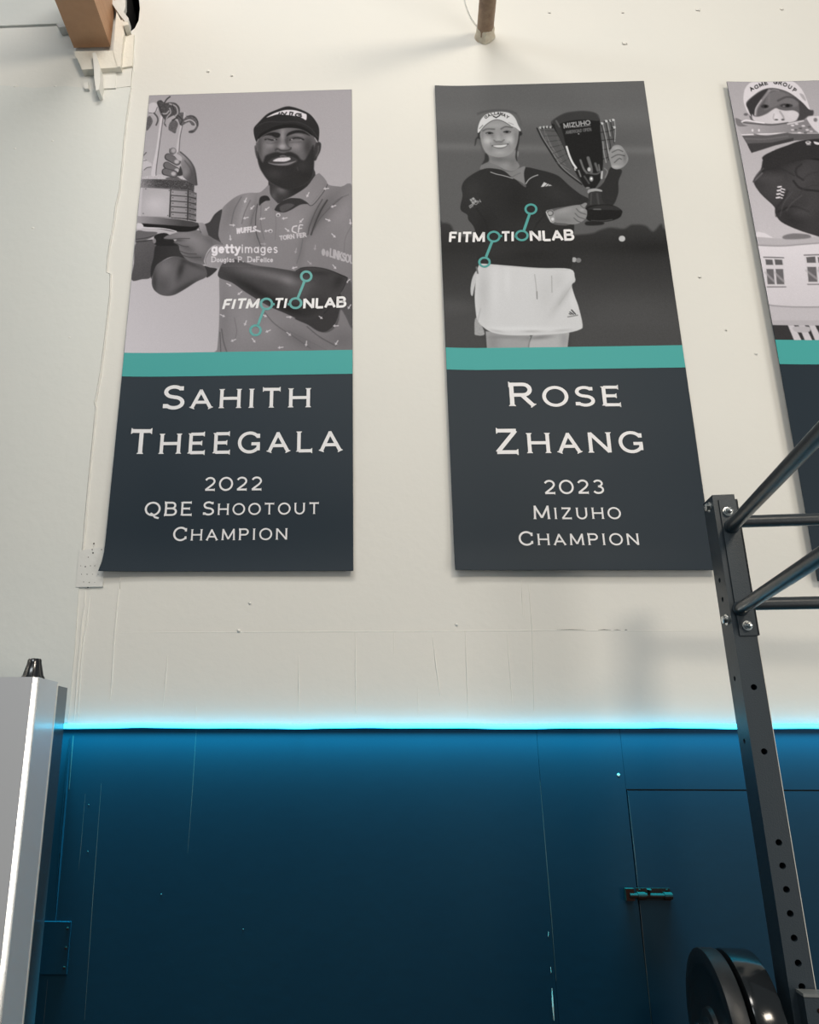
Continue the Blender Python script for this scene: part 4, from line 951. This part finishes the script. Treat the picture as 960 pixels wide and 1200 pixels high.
    # near hand with watch
    h1 = c.P([(206, 950), (300, 912), (400, 890), (446, 886), (486, 868), (503, 880), (484, 914), (503, 940), (494, 1000), (440, 1042), (380, 1056), (310, 1046), (214, 1030)], 136, .5)
    for p in ([(410, 920), (440, 950), (492, 968)], [(400, 960), (430, 990), (480, 1008)], [(390, 1000), (420, 1026), (446, 1036)], [(446, 890), (470, 912), (486, 914)]): c.S(p, 8, 88, .5, .85)
    c.B(300, 940, 60, 20, 14, -.2, h1); c.B(300, 1020, 80, 20, -14, .1, h1); c.B(460, 930, 20, 14, 20, 0, h1)
    c.P([(148, 948), (178, 930), (212, 940), (224, 1030), (190, 1036)], 150, .5); c.E(184, 958, 30, 26, 92); c.E(184, 958, 20, 17, 160); c.S([(150, 950), (190, 1032)], 7, 205); c.E(205, 1010, 12, 14, 205)
    # chest and sleeve marks
    c.P([(104, 732), (130, 690), (200, 720)], 196, .4, smooth=False); c.S([(130, 732), (160, 704)], 6, 56, .3, 1, False); c.S([(158, 728), (178, 708)], 5, 56, .3, 1, False)
    J(); c.P([(140, 240), (165, 226), (188, 252), (160, 272)], 158, .5, smooth=False); c.S([(152, 254), (176, 240)], 5, 80, .3, .8, False); c.S([(152, 236), (174, 262)], 5, 80, .3, .8, False); c.text('SPON', 142, 296, 214, 254, 16, 4, 150)
    # skirt and legs
    K(); lg = c.P([(176, 560), (490, 560), (482, 700), (186, 700)], 158, .5, smooth=False); c.P([(482, 600), (560, 560), (765, 560), (748, 700), (474, 700)], 176, .5, smooth=False); c.S([(500, 590), (482, 640), (476, 700)], 8, 110, .6, .8)
    c.B(230, 640, 40, 60, -16); c.B(730, 620, 30, 60, -20); c.B(560, 602, 80, 14, -40, -.1); c.B(330, 600, 120, 12, -18)
    c.P([(70, 250), (84, 180), (112, 134), (108, 200), (94, 262), (84, 308), (72, 300)], 190, .5); c.P([(98, 560), (100, 480), (122, 470), (168, 578), (106, 586)], 160, .5, noise=6)
    sk = c.P([(148, 84), (300, 95), (550, 114), (768, 121), (802, 178), (804, 210), (782, 236), (802, 312), (828, 384), (857, 512), (836, 548), (720, 574), (500, 587), (330, 586), (226, 568), (164, 534), (118, 482), (104, 400), (99, 300), (110, 160), (126, 100)], 203, .5)
    for x, y, rx, ry, d, r in ((160, 280, 40, 160, -16, 0), (240, 250, 30, 160, 5, 0), (600, 300, 60, 120, -8, 0), (720, 320, 24, 120, -20, .6), (790, 340, 24, 90, 6, -.2), (400, 540, 300, 14, 10, 0), (500, 560, 60, 8, -24, 0), (250, 556, 50, 8, -18, .2), (720, 552, 60, 8, -18, -.1), (330, 200, 20, 90, 6, 0), (690, 200, 40, 60, -8, 0)): c.B(x, y, rx, ry, d, r, sk)
    c.S([(520, 160), (530, 240), (536, 330)], 6, 156, .4, .8); c.S([(536, 280), (538, 332)], 6, 118, .4, .8); c.S([(640, 170), (642, 285)], 6, 150, .4, .8); c.S([(780, 238), (740, 300), (690, 372)], 6, 168, .6, .7); c.S([(140, 100), (300, 104), (760, 130)], 4, 184, .4, .7); c.S([(116, 500), (140, 400)], 6, 160, .8, .7)
    c.S([(112, 110), (120, 150)], 12, 110, .5)
    c.S([(764, 436), (776, 440)], 9, 96, .3, 1, False); c.S([(768, 424), (792, 440)], 9, 90, .3, 1, False); c.S([(780, 410), (806, 438)], 10, 86, .3, 1, False); c.S([(754, 458), (822, 446)], 9, 120, .4, .8, False)

def kissing_golfer(c):
    X, Y = c.X, c.Y
    c.fr(780, 80, .3); yy = (Y-80)/.3; xx = (X-780)/.3
    c.v[:] = 164+26*np.clip((yy-50)/600, 0, 1)
    # house
    c.P([(340, 668), (450, 672), (560, 664), (900, 630), (900, 1100), (340, 1100)], 214, .6, to=(500, 680, 500, 1000, 196)); c.P([(330, 660), (440, 664), (520, 664), (900, 625), (900, 660), (560, 686), (450, 694), (340, 690)], 178, .6)
    c.P([(460, 655), (500, 645), (560, 650), (560, 664), (470, 668)], 120, .8); c.S([(340, 690), (450, 694), (560, 686), (900, 660)], 5, 150, .6)
    for x0, y0, x1, y1, sl in ((384, 738, 462, 852, 2), (542, 730, 640, 842, -3), (720, 720, 800, 830, -3)):
        c.P([(x0, y0), (x1, y0+sl), (x1+8, y1+sl), (x0+10, y1)], 206, .5, smooth=False); c.S([(x0, y0), (x1, y0+sl)], 5, 120)
        w = (x1-x0)
        for a, b in ((.08, .44), (.54, .92)):
            c.P([(x0+w*a, y0+8), (x0+w*b, y0+8+sl), (x0+w*b+3, y0+30), (x0+w*a+3, y0+30)], 96, .5, smooth=False); c.P([(x0+w*a+4, y0+46), (x0+w*b+4, y0+46), (x0+w*b+9, y1-8), (x0+w*a+9, y1-8)], 104, .5, smooth=False)
            c.S([(x0+w*a, y0+60), (x0+w*b+6, y1-20)], 8, 170, .8, .6, False)
        c.S([(x0+14, y1+2), (x1+8, y1+2)], 5, 130)
    c.P([(340, 915), (430, 928), (560, 932), (900, 925), (900, 990), (430, 985), (340, 980)], 186, .8); c.S([(380, 918), (430, 928), (560, 933), (900, 926)], 5, 150, .6)
    c.P([(340, 990), (440, 992), (900, 1000), (900, 1110), (340, 1110)], 60, .6)
    for x in (478, 520, 560, 600, 650): c.P([(x, 1003), (x+24, 1003), (x+60, 1075), (x+30, 1075)], 196, .5, smooth=False)
    c.P([(500, 1010), (560, 1010), (560, 1030), (510, 1030)], 178, .6); c.P([(380, 985), (900, 988), (900, 1004), (380, 1002)], 176, .6)
    # jacket
    jk = c.P([(344, 440), (372, 396), (384, 352), (430, 318), (520, 290), (620, 270), (760, 280), (900, 420), (900, 690), (700, 690), (600, 658), (520, 632), (452, 600), (430, 566), (424, 540), (372, 490)], 62, .6)
    for x, y, rx, ry, d, r in ((440, 470, 60, 60, 10, .5), (540, 420, 40, 80, 10, .4), (500, 580, 60, 40, -8, .3), (420, 380, 40, 30, -12, 0), (580, 520, 30, 90, 8, .2), (480, 350, 60, 20, -12, 0)): c.B(x, y, rx, ry, d, r, jk)
    c.S([(380, 400), (450, 360), (540, 350), (600, 356)], 9, 40, .8, .8); c.S([(500, 440), (530, 470), (600, 480)], 8, 44, .8, .7); c.S([(440, 560), (500, 540), (560, 560)], 8, 46, .8, .7); c.S([(346, 442), (378, 410)], 5, 130, .5, .7)
    for i in range(4): c.S([(440-i*2, 464+i*14), (452-i*2, 462+i*14)], 6, 205, .3, 1, False); c.S([(452, 470+i*12), (466-i*3, 474+i*11)], 5, 195, .3, 1, False)
    # collar and upper sleeve folds
    c.fr(870, 160, .1083)
    c.P([(213, 330), (228, 270), (215, 228), (260, 190), (350, 150), (480, 100), (620, 48), (840, 15), (1100, 40), (1100, 230), (831, 228), (600, 268), (460, 300), (380, 322), (300, 350), (225, 375)], 54, .6)
    for p, w, v in (([(120, 490), (165, 410), (225, 345)], 14, 52), ([(140, 460), (180, 395), (230, 345)], 5, 112), ([(390, 345), (470, 370), (560, 420)], 12, 54), ([(640, 300), (585, 350), (590, 420), (660, 470)], 18, 50), ([(660, 460), (720, 410), (831, 380)], 10, 60),
                    ([(620, 640), (660, 570), (760, 530), (840, 530)], 10, 62), ([(490, 590), (440, 690), (370, 780), (370, 860)], 22, 54), ([(540, 600), (450, 720), (410, 860)], 8, 84), ([(480, 800), (540, 720), (640, 640)], 12, 82)): c.S(p, w, v, .9, .8)
    c.E(640, 820, 90, 50, 80, 6, .7); c.E(300, 450, 120, 40, 80, 5, .7)
    # head
    N = c.fr(850, 88, .11458)
    c.P([(212, 285), (290, 200), (380, 148), (480, 126), (600, 150), (700, 200), (800, 285), (858, 350), (846, 420), (790, 470), (700, 500), (480, 510), (280, 470), (240, 380)], 96, .7)
    c.P([(222, 290), (300, 210), (400, 150), (440, 150), (370, 250), (320, 330), (300, 410), (262, 410), (240, 350)], 60, .8)
    c.P([(430, 215), (500, 165), (580, 170), (680, 220), (750, 290), (700, 330), (600, 290), (520, 320), (460, 340), (400, 350)], 112, 1.2)
    c.P([(760, 260), (858, 350), (902, 362), (898, 412), (842, 422), (770, 470), (730, 440), (760, 380)], 72, .8)
    c.S([(540, 262), (620, 226), (700, 232), (756, 270)], 18, 72, 1, .8); c.E(406, 320, 40, 20, 62, .8); c.E(414, 320, 16, 14, 38, .6); c.E(628, 312, 64, 20, 64, .8); c.E(640, 312, 20, 16, 36, .6); c.E(600, 318, 12, 7, 120, .7)
    c.S([(310, 410), (322, 340), (372, 262), (420, 200), (450, 158)], 26, 150, .8, .7); c.S([(306, 405), (318, 336), (370, 256)], 8, 205, .5, .8); c.S([(440, 168), (500, 150), (548, 160)], 10, 150, .7, .7); c.S([(450, 190), (450, 290)], 10, 130, .8, .5)
    c.P([(276, 400), (300, 424), (360, 422), (430, 392), (480, 358), (520, 338), (556, 352), (620, 364), (700, 362), (752, 392), (742, 440), (700, 476), (560, 500), (400, 500), (290, 462)], 196, .7)
    c.B(520, 430, 40, 50, 12); c.S([(500, 400), (492, 440), (505, 460)], 9, 150, .8, .8); c.S([(560, 372), (592, 420), (602, 452)], 14, 138, .9, .8); c.E(524, 456, 18, 8, 84, .6); c.E(590, 456, 16, 9, 84, .6); c.B(680, 400, 50, 40, 6)
    c.P([(192, 285), (188, 205), (212, 122), (286, 62), (400, 44), (520, 40), (640, 52), (724, 84), (800, 172), (862, 330), (852, 346), (800, 288), (700, 206), (600, 154), (480, 130), (380, 150), (290, 208), (214, 282), (232, 350), (262, 420), (224, 370)], 208, .5)
    c.P([(760, 190), (800, 200), (828, 260), (800, 250)], 166, .6); c.E(212, 402, 22, 14, 104, .6)
    for i, ch in enumerate('ACME GROUP'):
        if ch == ' ': continue
        x = 270+i*49; y = 66+84*((x-490)/225.0)**2 if x > 300 else 134; rr = -math.atan(2*84*(x-490)/225.0**2)
        w, st = GL[ch]; d = np.array([math.cos(-rr), math.sin(-rr)]); u = np.array([math.sin(-rr), -math.cos(-rr)]); h = 34
        for pts, fl in st: c.S([tuple(np.array([x, y+6])+d*(px-w/2)*h*1.1+u*(py-.5)*h) for px, py in pts], 10, 52, .35, 1, False)
    # glass trophy
    c.P([(90, 440), (170, 462), (260, 476), (480, 500), (650, 484), (850, 450), (1400, 400), (1400, 590), (960, 592), (700, 586), (480, 606), (180, 618), (128, 545)], 164, .5, to=(150, 520, 800, 560, 128), smooth=False)
    c.P([(105, 440), (170, 466), (180, 500), (230, 520), (130, 520)], 118, .6); c.S([(170, 478), (220, 462), (320, 480), (400, 492)], 12, 226, .5); c.S([(190, 486), (320, 498), (480, 508), (640, 488)], 15, 92, .6); c.S([(640, 500), (720, 485), (800, 468)], 12, 206, .6)
    c.S([(172, 612), (330, 604), (480, 600), (640, 588)], 10, 222, .5); c.S([(300, 605), (420, 630), (640, 590)], 16, 88, .8, .8)
    for x, y, v in ((280, 565, 228), (346, 565, 228), (690, 515, 220), (730, 500, 214), (800, 520, 216), (770, 545, 90), (720, 560, 90), (840, 560, 210), (860, 530, 96), (690, 560, 200), (760, 590, 216), (820, 590, 92), (880, 575, 200)): c.E(x, y, 18 if v != 228 else 9, 9 if v != 228 else 14, v, .6, .85)
    c.P([(172, 618), (300, 616), (450, 618), (640, 592), (700, 600), (960, 600), (1400, 560), (1400, 640), (960, 650), (700, 672), (500, 722), (390, 760), (270, 795), (232, 720)], 92, .5, smooth=False); c.P([(225, 700), (480, 690), (700, 640), (700, 672), (500, 722), (270, 795), (240, 740)], 66, .6, smooth=False); c.S([(210, 650), (400, 655), (640, 625)], 12, 116, .8, .7)
    c.P([(838, 450), (868, 424), (930, 420), (1100, 430), (1100, 640), (960, 596), (892, 540)], 204, .5); c.E(924, 458, 20, 20, 120, .7); c.S([(842, 470), (900, 548), (950, 590)], 7, 120, .6, .7)
    c.E(850, 690, 28, 18, 190); c.E(848, 684, 16, 8, 110); c.S([(836, 712), (872, 712)], 6, 200); c.P([(908, 680), (960, 690), (1000, 700), (960, 712), (920, 705)], 208, .5)

# ================================================================== banners
BW, BH = .762, 1.8395
INK = 1.0
def ink_rgb(v, tint):
    lin = s2l(np.clip(v, 0, 255))
    a = np.maximum(INK*lin-.010, .005)
    return np.stack([a*tint[0], a*tint[1], a*tint[2], np.ones_like(a)], -1)

def banner(xz, rot, off, painter, split, band, tint, lines, logo, label, cols=400):
    """xz top left corner, off(u,v) distance of the vinyl from the wall, split/band the v where photo ends / teal ends"""
    x0, z0 = xz; c_, s_ = math.cos(rot), math.sin(rot)
    root = empty('wall_banner', (x0, 0, z0)); root.rotation_euler = (0, -rot, 0)
    def loc(u, v, lift=0.0):       # local to root
        u = np.asarray(u, float); v = np.asarray(v, float)
        return np.stack([u*BW+flare(u, v), -(off(u, v)+lift), -v*BH], -1)
    def flare(u, v): return -.010*np.clip((v-.965)/.035, 0, 1)**2*np.clip(1-u*6, 0, 1) if label.startswith('banner of a bearded') else 0*u
    def world(P): return np.stack([x0+P[..., 0]*c_-P[..., 2]*s_, P[..., 1], z0+P[..., 0]*s_+P[..., 2]*c_], -1)
    def uv(px, py):
        u, v = .5, .5
        for _ in range(6):
            p = aty(px, py, -float(off(np.array(u), np.array(v))))
            dx, dz = p[0]-x0, p[2]-z0
            u, v = (dx*c_+dz*s_)/BW, -(-dx*s_+dz*c_)/BH
        return u, v
    def grid(name, u0, u1, v0, v1, nu, nv, lift, m, parent):
        U, Vv = np.meshgrid(np.linspace(u0, u1, nu+1), np.linspace(v0, v1, nv+1))
        P = loc(U, Vv, lift).reshape(-1, 3)
        i = np.arange(nv)[:, None]*(nu+1)+np.arange(nu)[None, :]
        F = np.stack([i, i+nu+1, i+nu+2, i+1], -1).reshape(-1, 4)
        me = bpy.data.meshes.new(name)
        me.vertices.add(len(P)); me.vertices.foreach_set('co', P.ravel().astype(np.float32))
        me.loops.add(F.size); me.loops.foreach_set('vertex_index', F.ravel().astype(np.int32))
        me.polygons.add(len(F)); me.polygons.foreach_set('loop_start', np.arange(0, F.size, 4, dtype=np.int32))
        me.polygons.foreach_set('use_smooth', np.ones(len(F), bool))
        me.update(calc_edges=True); me.materials.append(m)
        o = bpy.data.objects.new(name, me); COL.objects.link(o); o.parent = parent
        return o, U, Vv, P
    # vinyl sheet with thickness
    nu, nv = 24, 60
    U, Vv = np.meshgrid(np.linspace(0, 1, nu+1), np.linspace(0, 1, nv+1))
    Fr = loc(U, Vv, 0).reshape(-1, 3); Bk = loc(U, Vv, -.0012).reshape(-1, 3); N = len(Fr)
    faces = []
    for j in range(nv):
        for i in range(nu):
            a = j*(nu+1)+i; faces.append((a, a+nu+1, a+nu+2, a+1)); faces.append((N+a, N+a+1, N+a+nu+2, N+a+nu+1))
    ring = [i for i in range(nu+1)]+[j*(nu+1)+nu for j in range(1, nv+1)]+[nv*(nu+1)+i for i in range(nu-1, -1, -1)]+[j*(nu+1) for j in range(nv-1, 0, -1)]
    for a, b in zip(ring, ring[1:]+ring[:1]): faces.append((a, b, N+b, N+a))
    sheet_o = pyd('vinyl_sheet', np.vstack([Fr, Bk]), faces, m_sheet, root, smooth=True)
    sheet_o.data.set_sharp_from_angle(angle=.8)
    # printed photograph
    v1 = split
    rows = int(round(cols*(v1*BH)/BW))
    o, U, Vv, P = grid('printed_photo', .001, .999, .0007, v1, cols, rows, .0005, m_print, root)
    W = world(P)
    px, py = proj(W)
    cv = Canvas(px.reshape(U.shape), py.reshape(U.shape))
    painter(cv)
    vals = cv.v+cv.rng.normal(size=cv.v.shape)*2.0
    at = o.data.color_attributes.new('ink', 'FLOAT_COLOR', 'POINT')
    at.data.foreach_set('color', ink_rgb(vals, tint).reshape(-1).astype(np.float32))
    # teal band
    grid('colour_band', .0006, .9994, v1, band, 24, 4, .0006, m_teal, root)
    # hem
    grid('hem', .001, .999, .984, .9994, 24, 3, .0008, m_sheet, root)
    def mesh_from_quads(name, Q, m, lift):
        V, F = [], []
        for q in Q:
            k = len(V)
            for p in q: V.append(p)
            F.append(tuple(range(k, k+len(q))))
        A = np.array(V)
        return pyd(name, loc(A[:, 0], A[:, 1], lift), F, m, root)
    def line(text, p0, p1, hpx, wd, small=.84, track=.25, serif=True, slant=0.0):
        (ua, va), (ub, vb) = uv(*p0), uv(*p1)
        mid = ((p0[0]+p1[0])/2, (p0[1]+p1[1])/2)
        h = abs(uv(mid[0], mid[1]-hpx)[1]-uv(*mid)[1])
        per, Wd = letters(text, small, track)
        for st in per:
          Q = []
          for q in ribbons(st, wd, serif):
            Q.append([(ua+(ub-ua)*p[0]/Wd+slant*p[1]*h*BH/BW, va+(vb-va)*p[0]/Wd-p[1]*h) for p in q])
          mesh_from_quads('letter', Q, m_white, .0011)
    for L in lines: line(*L)
    def ringq(cx, cy, rx, ry, wpx, m_):
        Q = []; n = 32
        for i in range(n):
            q = []
            for a, k in ((i, 1), (i+1, 1), (i+1, 0), (i, 0)):
                t = 2*PI*a/n; q.append(uv(cx+(rx-(0 if k else wpx))*math.cos(t), cy+(ry-(0 if k else wpx*.9))*math.sin(t)))
            Q.append(q)
        return Q
    def barq(p, q, w):
        d = np.array(q, float)-np.array(p, float); d /= np.hypot(*d); nn = np.array([-d[1], d[0]])*w/2
        p, q = np.array(p, float), np.array(q, float)
        return [[uv(*(p+nn)), uv(*(p-nn)), uv(*(q-nn)), uv(*(q+nn))]]
    if logo:
        for t, a, b, h, sl in logo['words']: line(t, a, b, h, .235, 1.0, .10, False, sl)
        for rr, bb in (((0, 3), (0, 2)), ((1, 2), (1, 3))):
            Q = []
            for k in rr: Q += ringq(*logo['rings'][k], logo['w'], None)
            for k in bb: Q += barq(*logo['bars'][k])
            mesh_from_quads('logo_link', Q, m_logo_teal, .0012)
    tag(root, label, 'banner', 'portrait banners hung along the wall')
    return uv

def off1(u, v): return .0045+.010*v*v+.010*np.clip((v-.93)/.07, 0, 1)**2+.0035*np.sin(v*5.2+.4)*np.sin(u*4+.6)*v+.008*np.clip(1-u*5, 0, 1)**2*v+.003*np.sin(v*17)*np.clip(v-.75, 0, 1)*4*(.4+u)
def off2(u, v): return .006+.008*v*v+.009*np.clip((v-.95)/.05, 0, 1)**2+.003*np.sin(v*6+1.2)*np.sin(u*3.4+.2)*v+.006*np.clip(1-u*6, 0, 1)**2+.0035*np.sin(v*19+u*1.5)*np.clip(v-.75, 0, 1)*4*(.3+u)
def off3(u, v): return .018+.008*np.sin(v*3.1)+.006*np.clip(1-u*4, 0, 1)**2

D0 = 2.3126
R2 = lambda x, y: (110+x/3, 400+y/3)
R4 = lambda x, y: (500+x*.36458, 390+y*.36458)
L1 = [('^SAHITH', R2(242, 237), R2(763, 232), 26.5, .155), ('^THEEGALA', R2(120, 396), R2(872, 386), 28, .155),
      ('2022', R2(388, 525), R2(592, 523), 15.2, .14), ('^Q^B^E', R2(178, 613), R2(347, 612), 15.6, .14), ('^SHOOTOUT', R2(383, 611), R2(793, 607), 15.6, .14), ('^CHAMPION', R2(278, 701), R2(682, 697), 15.6, .14)]
L2 = [('^ROSE', R4(267, 236), R4(630, 234), 26.5, .155), ('^ZHANG', R4(220, 388), R4(702, 384), 28, .155),
      ('2023', R4(378, 518), R4(573, 516), 15.6, .14), ('^MIZUHO', R4(344, 599), R4(626, 598), 15.6, .14), ('^CHAMPION', R4(298, 683), R4(686, 682), 15.8, .14)]
R1 = lambda x, y: (140+x*.29167, 100+y*.29167)
R3 = lambda x, y: (500+x*.3125, 90+y*.3125)
G1 = dict(words=[('FITM', R1(413, 900), R1(556, 896), 11.2, .20), ('TI', R1(619, 896), R1(670, 895), 11.0, .14), ('NLAB', R1(738, 897), R1(909, 890), 11.4, .03)],
          rings=[(*R1(591, 879), 8.0, 7.4), (*R1(708, 876), 8.0, 7.0), (*R1(751, 768), 7.4, 6.8), (*R1(547, 985), 7.4, 7.0)], w=2.9,
          bars=[(R1(581, 899), R1(556, 966), 3.0), (R1(717, 855), R1(744, 787), 3.0), (R1(613, 880), R1(624, 880), 2.6), (R1(676, 881), R1(684, 880), 2.6)])
G2 = dict(words=[('FITM', R3(84, 620), R3(218, 620), 11.4, .09), ('TI', R3(280, 618), R3(328, 617), 11.0, .06), ('NLAB', R3(388, 616), R3(552, 612), 11.6, .02)],
          rings=[(*R3(252, 600), 8.0, 6.8), (*R3(357, 596), 8.0, 6.6), (*R3(391, 497), 7.6, 6.6), (*R3(217, 696), 7.4, 6.4)], w=2.6,
          bars=[(R3(245, 620), R3(223, 676), 3.1), (R3(365, 577), R3(386, 516), 3.1), (R3(272, 598), R3(283, 598), 2.6), (R3(330, 600), R3(339, 598), 2.6)])
def vfrac(xz, rot, px, py, Y):
    p = aty(px, py, Y); dx, dz = p[0]-xz[0], p[2]-xz[1]
    return -(-dx*math.sin(rot)+dz*math.cos(rot))/BH
B1 = (-.3308*D0, 1.0301*D0+1.55); B2 = (.1314*D0, 1.0275*D0+1.55)
b3 = aty(852, 95, -.026); B3 = (float(b3[0]), float(b3[2]))
tint1 = (1.05, 1.0, 1.09); tint2 = (.985, 1.0, 1.05); tint3 = (1.05, 1.0, 1.09)
banner(B1, -.0059, off1, bearded_golfer, vfrac(B1, -.0059, 280, 412, -.009), vfrac(B1, -.0059, 280, 440, -.009), tint1, L1, G1, 'banner of a bearded golfer in a dark cap holding a palm tree trophy', 440)
banner(B2, -.0085, off2, cup_golfer, vfrac(B2, -.0085, 655, 406.5, -.009), vfrac(B2, -.0085, 655, 432.5, -.009), tint2, L2, G2, 'banner of a golfer in a white visor and skirt holding a winged cup', 440)
banner(B3, -.010, off3, kissing_golfer, vfrac(B3, -.010, 930, 399, -.026), vfrac(B3, -.010, 930, 427.5, -.026), tint3, [], None, 'banner of a golfer in a white cap lifting a glass trophy', 330)
